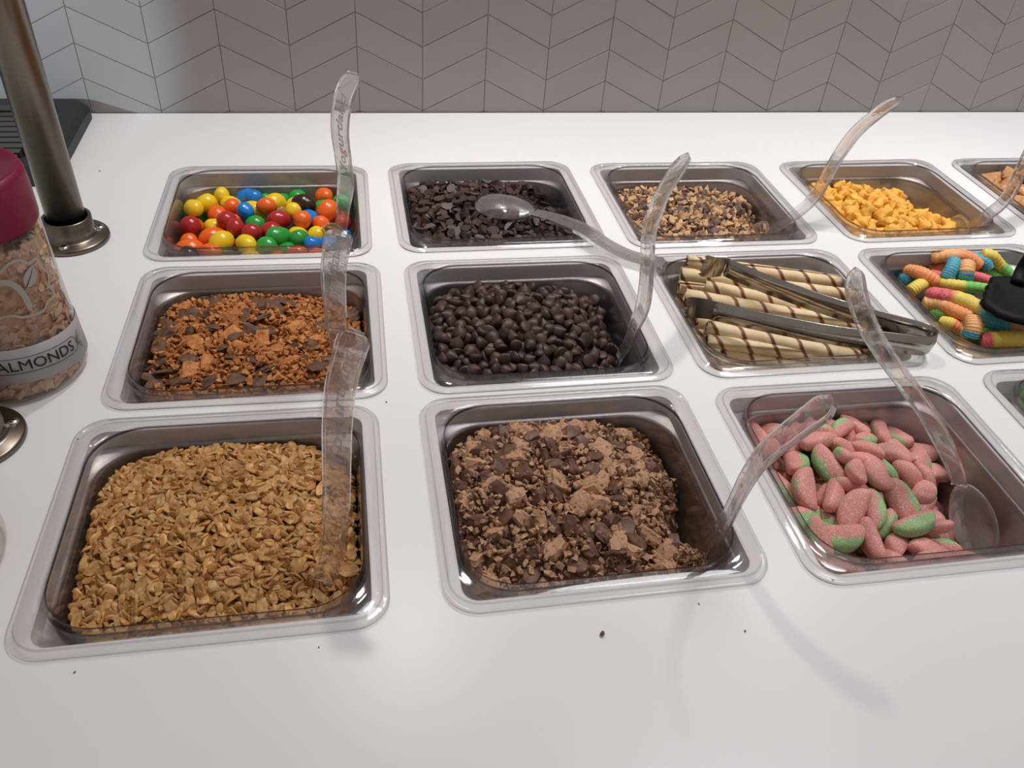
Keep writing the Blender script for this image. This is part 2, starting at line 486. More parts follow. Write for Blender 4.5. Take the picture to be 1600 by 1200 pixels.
class Heap:
    """drops ellipsoid pieces one by one on a height map of the pan until the wanted surface is reached"""
    def __init__(self, key, target, hx=0.0705, hy=0.0645, r=0.027, res=0.001, base=0.012):
        self.cx, self.cy, rot = PANS[key]
        self.res = res
        self.hx, self.hy = hx, hy
        self.nx = int(2 * hx / res) + 1; self.ny = int(2 * hy / res) + 1
        self.X = (np.arange(self.nx) * res - hx)[:, None] * np.ones((1, self.ny))
        self.Y = (np.arange(self.ny) * res - hy)[None, :] * np.ones((self.nx, 1))
        qx = np.maximum(np.abs(self.X) - (hx - r), 0); qy = np.maximum(np.abs(self.Y) - (hy - r), 0)
        self.inside = np.hypot(qx, qy) < r
        self.r = r
        u = self.X / hx; v = self.Y / hy
        self.T = np.vectorize(target)(u, v).astype(float)
        self.Hm = self.T - base
        self.Hm[~self.inside] = 1e3
        self.placed = []
        self.base = base

    def bed(self, st=3, amp=0.0012, drop=0.0008):
        """the mass of the heap below the loose pieces, closed down to the pan's floor"""
        xs = range(0, self.nx, st); ys = range(0, self.ny, st)
        V = []; F = []
        idx = {}
        for i in xs:
            for j in ys:
                x, y = self.X[i, j], self.Y[i, j]
                # pull grid corners into the rounded outline
                ax, ay = abs(x) - (self.hx - self.r), abs(y) - (self.hy - self.r)
                if ax > 0 and ay > 0:
                    d = math.hypot(ax, ay)
                    if d > self.r:
                        ax *= self.r / d; ay *= self.r / d
                        x = math.copysign(self.hx - self.r + ax, x); y = math.copysign(self.hy - self.r + ay, y)
                idx[(i, j)] = len(V)
                V.append((x, y, self.T[i, j] - self.base - drop + amp * noise.noise(Vector((x * 250, y * 250, 3))) + (0.7 * amp * noise.noise(Vector((x * 900, y * 900, 3))) if st == 1 else 0)))
        xi = list(xs); yi = list(ys)
        for a in range(len(xi) - 1):
            for b in range(len(yi) - 1):
                F.append((idx[(xi[a], yi[b])], idx[(xi[a + 1], yi[b])], idx[(xi[a + 1], yi[b + 1])], idx[(xi[a], yi[b + 1])]))
        self.bedV, self.bedF = V, F

    def drop(self, axes, tilt=0.6, tries=10, pack=0.9, over=0.004, yaw=None, edge=1.0):
        """returns (location, rotation matrix) or None"""
        a, b, c = axes
        best = None
        for _ in range(tries):
            i = RNG.integers(0, self.nx); j = RNG.integers(0, self.ny)
            if not self.inside[i, j]: continue
            d = self.T[i, j] - self.Hm[i, j]
            if best is None or d > best[0]: best = (d, i, j)
        if best is None: return None
        _, i, j = best
        # keep clear of the wall
        m = max(b, c) * edge
        x = float(np.clip(self.X[i, j], -self.hx + m, self.hx - m)); y = float(np.clip(self.Y[i, j], -self.hy + m, self.hy - m))
        rr = max(self.r - m, 0.004)
        ax, ay = abs(x) - (self.hx - self.r), abs(y) - (self.hy - self.r)
        if ax > 0 and ay > 0:
            d = math.hypot(ax, ay)
            if d > rr:
                x = math.copysign(self.hx - self.r + ax * rr / d, x); y = math.copysign(self.hy - self.r + ay * rr / d, y)
        ya = RNG.uniform(0, 2 * PI) if yaw is None else yaw
        Rm = Matrix.Rotation(ya, 3, 'Z') @ Matrix.Rotation(RNG.normal(0, tilt), 3, 'X') @ Matrix.Rotation(RNG.normal(0, tilt), 3, 'Y') @ Matrix.Rotation(RNG.uniform(0, 2 * PI), 3, 'Z')
        R = np.array(Rm)
        Sg = R @ np.diag([a * a, b * b, c * c]) @ R.T * pack * pack
        S2 = Sg[:2, :2]; Si = np.linalg.inv(S2); k = Sg[2, :2] @ Si
        var = max(Sg[2, 2] - Sg[2, :2] @ Si @ Sg[:2, 2], 1e-12)
        ex = math.sqrt(S2[0, 0]); ey = math.sqrt(S2[1, 1])
        i0 = max(int((x - ex + self.hx) / self.res), 0); i1 = min(int((x + ex + self.hx) / self.res) + 2, self.nx)
        j0 = max(int((y - ey + self.hy) / self.res), 0); j1 = min(int((y + ey + self.hy) / self.res) + 2, self.ny)
        dx = self.X[i0:i1, j0:j1] - x; dy = self.Y[i0:i1, j0:j1] - y
        q = Si[0, 0] * dx * dx + 2 * Si[0, 1] * dx * dy + Si[1, 1] * dy * dy
        mask = (q < 1) & self.inside[i0:i1, j0:j1]
        if mask.sum() < 2: return None
        sq = np.sqrt(np.maximum(1 - q, 0) * var)
        mid = k[0] * dx + k[1] * dy
        Hs = self.Hm[i0:i1, j0:j1]
        z = float(np.percentile((Hs - (mid - sq))[mask], 96))
        top = z + (mid + sq)
        if (top - self.T[i0:i1, j0:j1])[mask].max() > over: return None
        Hs[mask] = np.maximum(Hs[mask], top[mask])
        self.placed.append((x, y, z, max((top - self.T[i0:i1, j0:j1])[mask].max(), -1)))
        return Vector((self.cx + x, self.cy + y, z)), Rm


def fill(heap, variants, count, **kw):
    """variants: list of (weight, axes, key). returns [(key, loc, rot, scale, height above target)]"""
    out = []
    ws = np.array([v[0] for v in variants], float); ws /= ws.sum()
    for _ in range(count):
        w_, axes, key = variants[RNG.choice(len(variants), p=ws)]
        s = RNG.uniform(0.85, 1.15)
        r = heap.drop(tuple(q * s for q in axes), **kw)
        if r: out.append((key, r[0], r[1], s, heap.placed[-1][3]))
    return out


def visible_rank(heap, items):
    """how much of each piece shows: final height map against its own height"""
    sc = []
    for (key, loc, rot, s, h) in items:
        i = int((loc.x - heap.cx + heap.hx) / heap.res); j = int((loc.y - heap.cy + heap.hy) / heap.res)
        i0, i1 = max(i - 2, 0), min(i + 3, heap.nx); j0, j1 = max(j - 2, 0), min(j + 3, heap.ny)
        Hs = heap.Hm[i0:i1, j0:j1]; Hs = Hs[Hs < 100]
        sc.append(float(loc.z - (Hs.mean() if Hs.size else 0)) * 1.0)
    return list(np.argsort(-np.array(sc)))


def region(heap, loc):
    u = (loc.x - heap.cx) / heap.hx; v = (loc.y - heap.cy) / heap.hy
    a = 'back' if v > 0.33 else ('front' if v < -0.33 else '')
    b = 'left' if u < -0.33 else ('right' if u > 0.33 else ('centre' if a else ''))
    return ('at ' + (a + ' ' + b).strip()) if (a or b) else 'in its middle'


def buried(heap, loc, thick):
    i = int((loc.x - heap.cx + heap.hx) / heap.res); j = int((loc.y - heap.cy + heap.hy) / heap.res)
    Hs = heap.Hm[max(i - 1, 0):i + 2, max(j - 1, 0):j + 2]; Hs = Hs[Hs < 100]
    return bool(Hs.size) and Hs.min() > loc.z + thick * 1.6


def scatter(heap, items, meshes, name, labels, cat, group, limit=300, rest_name=None, rest_label=None, bedmat=None, smooth_bed=True, keep=None):
    """top pieces become objects, what lies beyond the limit becomes one stuff object together with the bed"""
    order = visible_rank(heap, items)
    chosen = set(order[:limit])
    SV = []; SF = []; SM = []
    mats = []
    for n_, (key, loc, rot, s, h) in enumerate(items):
        me = meshes[key]
        if n_ in chosen:
            o = link_mesh(name, me)
            o.matrix_world = Matrix.Translation(loc) @ rot.to_4x4() @ Matrix.Diagonal((s, s, s, 1))
            lab = labels[key] if isinstance(labels, dict) else labels
            lab = lab + ' ' + region(heap, loc)
            tag(o, lab, cat, group)
        else:
            base = len(SV)
            mt = me.materials[0]
            if mt not in mats: mats.append(mt)
            mi = mats.index(mt)
            for v in me.vertices: SV.append(tuple(rot @ (v.co * s) + loc))
            for p in me.polygons: SF.append([base + q for q in p.vertices]); SM.append(mi)
    if bedmat is not None:
        base = len(SV)
        if bedmat not in mats: mats.append(bedmat)
        mi = mats.index(bedmat)
        for v in heap.bedV: SV.append((v[0] + heap.cx, v[1] + heap.cy, v[2]))
        for f in heap.bedF: SF.append([base + q for q in f]); SM.append(mi)
    if SV:
        me = bpy.data.meshes.new(rest_name)
        me.from_pydata(SV, [], SF); me.update()
        for mt in mats: me.materials.append(mt)
        me.polygons.foreach_set('material_index', SM)
        o = link_mesh(rest_name, me)
        tag(o, rest_label, cat, None, 'stuff')
    return len(items)


def to_mesh(name, V, F, mat, smooth=True):
    me = bpy.data.meshes.new(name); me.from_pydata([tuple(v) for v in V], [], [tuple(f) for f in F]); me.update(); me.materials.append(mat)
    if smooth: me.polygons.foreach_set('use_smooth', [True] * len(me.polygons))
    return me


ICO1, ICO2, ICO3 = ico(1), ico(2), ico(3)


def blob(sub, axes, amp, freq, seed, bend=0.0):
    V, F = {1: ICO1, 2: ICO2, 3: ICO3}[sub]
    V = V.copy(); out = []
    for v in V:
        n = noise.noise(Vector(v * freq) + Vector((seed * 7.3, seed * 3.1, seed)))
        q = v * np.array(axes) * (1 + amp * n)
        q[2] += bend * (q[0] / axes[0]) ** 2
        out.append(q)
    return np.array(out), F


def chunk(seed, size, n=16, flat=0.8):
    """irregular broken piece: hull of points pushed to a box surface"""
    rs = np.random.default_rng(seed)
    P = rs.uniform(-1, 1, (n, 3))
    P /= np.abs(P).max(axis=1)[:, None] ** flat
    return hull([tuple(p * np.array(size)) for p in P])


def mound(level, rise, px=0.0, py=0.0, slope=(0, 0), low=()):
    """target surface: level at the walls, rising towards (px,py); low = (u, v, radius, depth) hollows"""
    def f(u, v):
        d = math.hypot((u - px) / 1.1, (v - py) / 1.1)
        z = level + rise * max(0.0, 1 - d * d) + slope[0] * u + slope[1] * v
        for lu, lv, lr, ld in low:
            q = math.hypot(u - lu, v - lv) / lr
            if q < 1: z -= ld * (1 - q * q) ** 1.0
        z += 0.0018 * noise.noise(Vector((u * 3.1, v * 3.1, level * 900)))
        return z
    return f


# ------------------------------------------------------------------ food materials

def gummy_two_tone(name, c1, c2, axis_y, noise_amp=0.0015):
    """sugared gummy, colour 2 on the outer side of the slice"""
    m, nt, out = new_mat(name)
    b = N(nt, 'ShaderNodeBsdfPrincipled')
    b.inputs['Roughness'].default_value = 0.55
    b.inputs['Subsurface Weight'].default_value = 0.25; b.inputs['Subsurface Scale'].default_value = 0.003
    tc = N(nt, 'ShaderNodeTexCoord'); sx = N(nt, 'ShaderNodeSeparateXYZ'); nt.links.new(tc.outputs['Object'], sx.inputs[0])
    nz = N(nt, 'ShaderNodeTexNoise'); nz.inputs['Scale'].default_value = 170; nt.links.new(tc.outputs['Object'], nz.inputs['Vector'])
    ma = N(nt, 'ShaderNodeMath', operation='MULTIPLY_ADD'); ma.inputs[1].default_value = noise_amp * 4; nt.links.new(nz.outputs[0], ma.inputs[0]); nt.links.new(sx.outputs[1], ma.inputs[2])
    mr = N(nt, 'ShaderNodeMapRange'); mr.inputs[1].default_value = axis_y; mr.inputs[2].default_value = axis_y + 0.0022; nt.links.new(ma.outputs[0], mr.inputs[0])
    mx = N(nt, 'ShaderNodeMix', data_type='RGBA'); mx.inputs[6].default_value = (*c1, 1); mx.inputs[7].default_value = (*c2, 1); nt.links.new(mr.outputs[0], mx.inputs[0])
    sugar(nt, tc, mx.outputs[2], b)
    nt.links.new(b.outputs[0], out.inputs[0])
    return m


def sugar(nt, tc, colsock, b, amount=0.65):
    """sugar grains: pale specks with relief"""
    vo = N(nt, 'ShaderNodeTexNoise'); vo.inputs['Scale'].default_value = 1500; vo.inputs['Detail'].default_value = 2
    nt.links.new(tc.outputs['Object'], vo.inputs['Vector'])
    mr = N(nt, 'ShaderNodeMapRange'); mr.inputs[1].default_value = 0.52; mr.inputs[2].default_value = 0.72; mr.inputs[4].default_value = amount
    nt.links.new(vo.outputs[0], mr.inputs[0])
    mx = N(nt, 'ShaderNodeMix', data_type='RGBA'); mx.inputs[7].default_value = (0.9, 0.87, 0.84, 1)
    nt.links.new(mr.outputs[0], mx.inputs[0]); nt.links.new(colsock, mx.inputs[6])
    nt.links.new(mx.outputs[2], b.inputs['Base Color'])
    bp = N(nt, 'ShaderNodeBump'); bp.inputs['Strength'].default_value = 0.55; bp.inputs['Distance'].default_value = 0.0005
    nt.links.new(vo.outputs[0], bp.inputs['Height']); nt.links.new(bp.outputs[0], b.inputs['Normal'])


def banded_gummy(name, stops):
    """gummy worm coloured in bands along its length (attribute 'along')"""
    m, nt, out = new_mat(name)
    b = N(nt, 'ShaderNodeBsdfPrincipled')
    b.inputs['Roughness'].default_value = 0.55
    b.inputs['Subsurface Weight'].default_value = 0.2; b.inputs['Subsurface Scale'].default_value = 0.003
    at = N(nt, 'ShaderNodeAttribute'); at.attribute_name = 'along'
    tc = N(nt, 'ShaderNodeTexCoord')
    if len(stops) == 1: stops = [stops[0], (1.0, stops[0][1])]
    r = ramp(nt, at.outputs['Fac'], stops)
    sugar(nt, tc, r.outputs[0], b, 0.65)
    nt.links.new(b.outputs[0], out.inputs[0])
    return m


CANDY = {'red': (0.42, 0.022, 0.025), 'orange': (0.88, 0.14, 0.015), 'yellow': (0.88, 0.60, 0.02), 'green': (0.03, 0.34, 0.05), 'blue': (0.01, 0.21, 0.62), 'brown': (0.035, 0.013, 0.008)}
for k, c in CANDY.items():
    M['candy_' + k] = solid('candy_shell_' + k, c, 0.22, 0.5, bump=0.03, bscale=300, rand=0.06)
M['candy_core'] = solid('cracked_candy_inside', (0.55, 0.36, 0.2), 0.6, 0.3, vary=[(0.25, 0.10, 0.05), (0.75, 0.62, 0.5)], scale=160)
M['choc'] = solid('dark_chocolate', (0.042, 0.023, 0.020), 0.5, 0.4, vary=[(0.075, 0.043, 0.036)], scale=130, bump=0.2, bscale=500, rand=0.3)
M['chip'] = solid('semi_sweet_chip', (0.050, 0.027, 0.022), 0.46, 0.4, vary=[(0.080, 0.046, 0.038)], scale=120, bump=0.08, bscale=300, rand=0.3)
M['crunch'] = solid('orange_crunch', (0.28, 0.095, 0.028), 0.7, 0.25, vary=[(0.46, 0.18, 0.055), (0.55, 0.28, 0.12)], scale=260, bump=0.6, bscale=700, rand=0.2)
M['crunch_dark'] = solid('chocolate_skin', (0.075, 0.038, 0.024), 0.6, 0.3, vary=[(0.16, 0.085, 0.050)], scale=260, bump=0.5, bscale=500, rand=0.25)
M['granola'] = solid('toasted_oat', (0.54, 0.26, 0.080), 0.5, 0.35, vary=[(0.63, 0.34, 0.12), (0.78, 0.53, 0.26)], scale=260, bump=0.7, bscale=450, rand=0.3)
M['granola_dark'] = solid('deep_toasted_oat', (0.38, 0.16, 0.045), 0.5, 0.35, vary=[(0.54, 0.27, 0.09)], scale=170, bump=0.35, bscale=600, rand=0.2)
M['bar_choc'] = solid('bar_chocolate_side', (0.070, 0.032, 0.024), 0.5, 0.35, vary=[(0.17, 0.085, 0.055)], scale=200, bump=0.3, bscale=450, rand=0.3)
M['bar_tan'] = solid('bar_wafer_side', (0.31, 0.165, 0.095), 0.75, 0.2, vary=[(0.46, 0.27, 0.165), (0.17, 0.08, 0.045)], scale=330, bump=0.7, bscale=600, rand=0.2)
M['toffee'] = solid('toffee_bit', (0.52, 0.30, 0.15), 0.6, 0.3, vary=[(0.66, 0.43, 0.25)], scale=260, bump=0.4, bscale=600, rand=0.2)
M['toffee_dark'] = solid('toffee_chocolate', (0.11, 0.065, 0.052), 0.55, 0.3, vary=[(0.22, 0.14, 0.11)], scale=260, bump=0.3, bscale=500, rand=0.25)
M['cereal'] = solid('yellow_cereal', (0.80, 0.40, 0.055), 0.6, 0.3, vary=[(0.88, 0.50, 0.10)], scale=150, bump=0.5, bscale=450, rand=0.08)
M['cinnamon'] = solid('cinnamon_square', (0.62, 0.36, 0.16), 0.65, 0.3, vary=[(0.46, 0.20, 0.075), (0.72, 0.47, 0.24)], scale=220, bump=0.5, bscale=400, rand=0.12)
M['wafer'] = None
M['filling'] = solid('cocoa_filling', (0.05, 0.018, 0.010), 0.6, 0.3, bump=0.7, bscale=500)
M['almond'] = solid('chopped_almond', (0.48, 0.29, 0.19), 0.6, 0.3, vary=[(0.58, 0.38, 0.26), (0.34, 0.18, 0.11)], scale=180, bump=0.3, bscale=500)
M['almond_pale'] = solid('chopped_almond_pale', (0.66, 0.48, 0.34), 0.6, 0.3, vary=[(0.55, 0.37, 0.25)], scale=180, bump=0.3, bscale=500)
PINK = (0.68, 0.26, 0.22); GREEN = (0.28, 0.48, 0.19)
M['gummy'] = gummy_two_tone('sugared_pink_green_gummy', PINK, GREEN, 0.0042)
M['gummy_pink'] = gummy_two_tone('sugared_pink_gummy', PINK, GREEN, 0.0100)
M['gummy_green'] = gummy_two_tone('sugared_green_gummy', PINK, GREEN, 0.0005)
M['gummy_sour'] = gummy_two_tone('sugared_lime_gummy', (0.20, 0.40, 0.12), (0.32, 0.50, 0.18), 0.0)

# ------------------------------------------------------------------ A3: candy-shelled peanuts
h = Heap('A3', mound(-0.0065, 0.005, low=((0.95, -0.2, 0.45, 0.010),)), base=0.022)
ms = {}; labs = {}
ca = (0.0101, 0.0084, 0.0082)
for ci, cn in enumerate(CANDY):
    for q in range(3):
        V, F = blob(3, (ca[0] * (1 + 0.12 * (q - 1)), ca[1], ca[2]), 0.10, 1.1, ci * 5 + q)
        ms[(cn, q)] = to_mesh('peanut_candy', V, F, M['candy_' + cn]); labs[(cn, q)] = '%s candy-shelled peanut heaped in the back left pan' % ('dark brown' if cn == 'brown' else cn)
V, F = blob(3, ca, 0.28, 2.2, 77); ms[('broken', 0)] = to_mesh('peanut_candy', V, F, M['candy_core']); labs[('broken', 0)] = 'cracked candy-shelled peanut with pale inside in the back left pan'
wts = {'red': 10, 'orange': 28, 'yellow': 22, 'green': 16, 'blue': 21, 'brown': 4}
var = [(wts[cn] / 3, (ca[0] * (1 + 0.12 * (q - 1)), ca[1], ca[2]), (cn, q)) for cn in CANDY for q in range(3)] + [(0.8, ca, ('broken', 0))]
h.bed()
it = fill(h, var, 1500, tilt=0.5, over=0.0028, pack=0.93, tries=30)
for grp in list(CANDY) + ['broken']:
    for n_, (key, loc, rot, s, hh) in enumerate(it):
        if key[0] != grp: continue
        o = link_mesh('peanut_candy', ms[key]); o.matrix_world = Matrix.Translation(loc) @ rot.to_4x4() @ Matrix.Diagonal((s, s, s, 1))
        tag(o, ('buried ' if buried(h, loc, 0.008) else '') + labs[key] + ' ' + region(h, loc), 'candy', ('%s peanut candies in the back left pan' % grp))

# ------------------------------------------------------------------ generic heaps

def build_heap(key, target, base, variants, ms, count, name, label, cat, group, rest_name, rest_label, bedmat, limit=300, bed=(3, 0.0012, 0.0008), **kw):
    h = Heap(key, target, base=base)
    h.bed(*bed)
    it = fill(h, variants, count, **kw)
    scatter(h, it, ms, name, label, cat, group, limit, rest_name, rest_label, bedmat)
    return h, it


# B3: chocolate chunks (thin curved shards and half discs)
ms = {}; var = []
for q in range(8):
    rs = np.random.default_rng(q + 40)
    sx, sy, sz = 0.0058 * rs.uniform(0.75, 1.25), 0.0042 * rs.uniform(0.75, 1.2), 0.0017 * rs.uniform(0.8, 1.3)
    P = []
    for k in range(9):
        a = 2 * PI * k / 9 if q % 2 else PI * k / 8
        rr = rs.uniform(0.85, 1.0)
        for z in (-1, 1):
            P.append((sx * rr * math.cos(a) * (1 if z < 0 else 0.88), sy * 1.1 * rr * math.sin(a) * (1 if z < 0 else 0.85) - (0 if q % 2 else sy * 0.5), z * sz))
    V, F = hull(P)
    ms[q] = to_mesh('chocolate_chunk', V, F, M['choc'], False); var.append((1, (sx, sy, sz), q))
build_heap('B3', mound(-0.012, 0.007, -0.3, 0.2, low=((1.0, 0.5, 0.55, 0.022), (0.95, -0.6, 0.4, 0.008))), 0.008, var, ms, 3200, 'chocolate_chunk',
           'dark chocolate chunk in the back row pan under a clear spoon', 'chocolate', 'dark chocolate chunks in the back row pan', 'chocolate_chunks', 'more dark chocolate chunks beneath the top layer of the back row pan', M['choc'], tilt=0.7, over=0.003, pack=0.8, tries=14)

# B2: chocolate chips
prof = [(0.0001, -0.0031), (0.0044, -0.0031), (0.0050, -0.0025), (0.0048, -0.0008), (0.0037, 0.0012), (0.0022, 0.0026), (0.0010, 0.0038), (0.0003, 0.0046)]
V, F = lathe(prof, 14); V = np.array(V)
ms = {}; var = []
for q in range(5):
    W_ = V.copy(); tipx = (q - 2) * 0.0004
    W_[:, 0] += np.maximum(W_[:, 2], 0) / 0.0038 * tipx
    W_ *= (1.0 + 0.05 * q)
    fl = [tuple(f) for f in F]; fl.append(tuple(range(14))[::-1]); fl.append(tuple(range(7 * 14, 8 * 14)))
    me = to_mesh('chocolate_chip', W_, fl, M['chip']); ms[q] = me
    s_ = 1.0 + 0.05 * q; var.append((1, (0.0047 * s_, 0.0047 * s_, 0.0033 * s_), q))
build_heap('B2', mound(-0.019, 0.020, -0.15, 0.15, low=((1.0, -0.6, 0.6, 0.020), (1.0, 0.2, 0.5, 0.008))), 0.011, var, ms, 3600, 'chocolate_chip',
           'dark chocolate chip heaped in the middle row pan', 'chocolate', 'dark chocolate chips in the middle row pan', 'chocolate_chips', 'more dark chocolate chips beneath the top layer of the middle row pan', M['chip'], tilt=1.4, over=0.003, pack=0.86, tries=14)

# C3: toffee and chocolate bits
ms = {}; var = []; lab = {}
for q in range(10):
    rs = np.random.default_rng(q + 80); sz = rs.uniform(0.0022, 0.0044)
    ax = (sz * 1.2, sz, sz * 0.75)
    V, F = chunk(q + 80, ax, 12)
    dark = q % 3 == 0
    ms[q] = to_mesh('toffee_bit', V, F, M['toffee_dark'] if dark else M['toffee'], False); var.append((1, ax, q))
    lab[q] = ('dark chocolate-coated bit' if dark else 'tan toffee bit') + ' among the chopped bits in the back row pan'
build_heap('C3', mound(-0.019, 0.007, -0.1, 0.2, low=((1.0, -0.1, 0.45, 0.016), (1, -0.8, 0.5, 0.010))), 0.007, var, ms, 7000, 'toffee_bit',
           lab, 'toffee', 'chopped toffee bits in the back row pan', 'toffee_bits', 'finer chopped toffee and chocolate bits of the back row pan', M['toffee'], tilt=1.0, over=0.002, pack=0.82, tries=12)

# D3: yellow cereal squares
ms = {}; var = []
for q in range(6):
    rs = np.random.default_rng(q + 5)
    bm = bmesh.new(); bmesh.ops.create_cube(bm, size=2.0)
    bmesh.ops.subdivide_edges(bm, edges=bm.edges[:], cuts=4, use_grid_fill=True)
    V, F = bm_data(bm)
    out = []
    for v in V:
        x, y, z = v
        edge = 1 - 0.62 * max(abs(x), abs(y)) ** 2.2
        n = noise.noise(Vector((x * 1.4 + q * 9, y * 1.4, z * 1.4)))
        n2 = noise.noise(Vector((x * 3.4 + q * 9, y * 3.4, z * 2)))
        corner = (abs(x) * abs(y)) ** 1.5
        out.append((x * 0.0067 * (1 + 0.12 * n) * (0.9 + 0.14 * corner), y * 0.0063 * (1 + 0.12 * n2) * (0.9 + 0.14 * corner), z * 0.0057 * edge * (1 + 0.35 * n2) + 0.0018 * n))
    ms[q] = to_mesh('cereal_square', out, F, M['cereal']); var.append((1, (0.0065, 0.0061, 0.0047), q))
build_heap('D3', mound(-0.017, 0.008, -0.25, 0.1, low=((1.0, 0.4, 0.6, 0.024), (0.2, 1.1, 0.4, 0.010), (1.0, -0.7, 0.3, 0.010))), 0.014, var, ms, 1600, 'cereal_square',
           'puffed yellow cereal square heaped in the back row pan', 'cereal', 'yellow cereal squares in the back row pan', 'cereal_squares', 'yellow cereal crumbs beneath the squares of the back row pan', M['cereal'], tilt=0.9, over=0.0035, pack=0.88, tries=16)

# E3: cinnamon cereal squares (curled thin squares)
ms = {}; var = []
for q in range(4):
    n = 7; V = []; F = []
    for side in (1, -1):
        for a in range(n):
            for b in range(n):
                x, y = -1 + 2 * a / (n - 1), -1 + 2 * b / (n - 1)
                th = x * 0.95
                z = 0.011 * (math.cos(th)) + side * 0.0008 + 0.0009 * noise.noise(Vector((x * 2 + q * 5, y * 2, 0))) - 0.0085
                V.append((0.011 * math.sin(th), y * 0.0095, z))
    for a in range(n - 1):
        for b in range(n - 1):
            i = a * n + b; F.append((i, i + n, i + n + 1, i + 1)); j = i + n * n; F.append((j, j + 1, j + n + 1, j + n))
    for a in range(n - 1):
        for (i, j) in ((a, a + 1), ((n - 1) * n + a + 1, (n - 1) * n + a)): F.append((i, j, j + n * n, i + n * n))
        for (i, j) in (((a + 1) * n, a * n), (a * n + n - 1, (a + 1) * n + n - 1)): F.append((i, j, j + n * n, i + n * n))
    ms[q] = to_mesh('cinnamon_square', V, F, M['cinnamon']); var.append((1, (0.0095, 0.0095, 0.0038), q))
build_heap('E3', mound(-0.006, 0.006, -0.2, 0.0), 0.020, var, ms, 500, 'cinnamon_square',
           'folded cinnamon cereal square in the pan at the back right edge', 'cereal', 'cinnamon cereal squares at the back right edge', 'cinnamon_crumbs', 'cinnamon cereal crumbs in the pan at the back right edge', M['cinnamon'], tilt=0.5, over=0.006, pack=0.85, tries=16)

# A2: orange crunch candy: chunks and dark flakes over crumbs
ms = {}; var = []; lab = {}
for q in range(14):
    rs = np.random.default_rng(q + 200)
    if q < 5:
        sz = rs.uniform(0.007, 0.0115); ax = (sz, sz * 0.72, sz * 0.45); mat = M['crunch']; w_ = 1.4; lab[q] = 'large orange crunch candy chunk in the middle left pan'
    elif q < 9:
        sz = rs.uniform(0.006, 0.0105); ax = (sz, sz * 0.6, sz * 0.16); mat = M['crunch_dark']; w_ = 0.8; lab[q] = 'thin dark chocolate flake among the orange crunch in the middle left pan'
    else:
        sz = rs.uniform(0.0010, 0.0032); ax = (sz, sz * 0.85, sz * 0.65); mat = M['crunch']; w_ = 4.0; lab[q] = 'small orange crunch crumb in the middle left pan'
    V, F = chunk(q + 200, ax, 18 if q < 5 else 11, 0.6) if not 5 <= q < 9 else blob(2, ax, 0.6, 1.7, q)
    ms[q] = to_mesh('crunch_piece', V, F, mat, False); var.append((w_, ax, q))
build_heap('A2', mound(-0.019, 0.010, -0.2, 0.1, low=((0.1, 0.1, 0.35, 0.004), (0.9, 0.7, 0.4, 0.006))), 0.0045, var, ms, 4200, 'crunch_piece', lab, 'candy', 'orange crunch candy pieces in the middle left pan',
           'crunch_crumbs', 'fine orange crumbs between the crunch candy pieces', M['crunch'], tilt=0.55, over=0.0045, pack=0.8, tries=6, bed=(1, 0.0022, 0.0))

# B1: chopped chocolate wafer bars
def bar_piece(seed, ax):
    rs = np.random.default_rng(seed)
    V, F = box_data(-1, 1, -1, 1, -1, 1)
    bm = bmesh.new(); vs = [bm.verts.new(v) for v in V]
    for f in F: bm.faces.new([vs[i] for i in f])
    bmesh.ops.subdivide_edges(bm, edges=bm.edges[:], cuts=3, use_grid_fill=True)
    V, F = bm_data(bm); out = []
    for v in V:
        k = 1 + 0.16 * noise.noise(Vector(v * 1.3) + Vector((seed, 0, 0))); r_ = 1 - 0.09 * (abs(v[0]) * abs(v[1]) + abs(v[1]) * abs(v[2]) + abs(v[0]) * abs(v[2]))
        out.append((v[0] * ax[0] * k * r_ + v[1] * ax[1] * 0.18 * math.sin(seed), v[1] * ax[1] * k * r_, v[2] * ax[2] * k * r_))
    return out, F


ms = {}; var = []; lab = {}
for q in range(16):
    rs = np.random.default_rng(q + 300)
    if q < 7:
        sz = rs.uniform(0.0058, 0.0085); ax = (sz, sz * rs.uniform(0.6, 0.85), sz * rs.uniform(0.45, 0.7)); w_ = 2.4
        V, F = bar_piece(q + 1, ax); mat = M['bar_tan'] if q % 3 else M['bar_choc']; lab[q] = 'chopped wafer bar chunk in the front middle pan'
    elif q < 10:
        sz = rs.uniform(0.007, 0.012); ax = (sz, sz * 0.55, sz * 0.2); w_ = 0.8; V, F = chunk(q + 300, ax, 14, 0.8); mat = M['bar_choc']; lab[q] = 'flat shard of dark chocolate coating in the front middle pan'
    else:
        sz = rs.uniform(0.0010, 0.0030); ax = (sz, sz * 0.85, sz * 0.65); w_ = 4.5; V, F = chunk(q + 300, ax, 10, 0.6); mat = M['bar_tan'] if q % 4 else M['bar_choc']; lab[q] = 'small wafer bar crumb in the front middle pan'
    me = to_mesh('bar_piece', V, F, mat, False)
    if q < 7:       # two faces keep the other material: coating on one side, filling on the cut sides
        me.materials.append(M['bar_choc'] if q % 3 else M['bar_tan'])
        mi = []
        for p in me.polygons: mi.append(1 if (p.normal.z > 0.75 or (p.normal.x < -0.8 and q % 3)) else 0)
        me.polygons.foreach_set('material_index', mi)
    ms[q] = me; var.append((w_, ax, q))
build_heap('B1', mound(-0.024, 0.026, -0.15, 0.25, low=((1.05, -0.15, 0.42, 0.030), (1.1, -0.95, 0.5, 0.022), (1.05, 0.6, 0.35, 0.012), (-0.2, -1.0, 0.4, 0.004))), 0.0055, var, ms, 5600, 'bar_piece', lab, 'candy', 'chopped wafer bar pieces in the front middle pan',
           'bar_crumbs', 'fine tan and brown crumbs between the chopped bar pieces', M['bar_tan'], tilt=0.7, over=0.0055, pack=0.82, tries=6, bed=(1, 0.0022, 0.0))

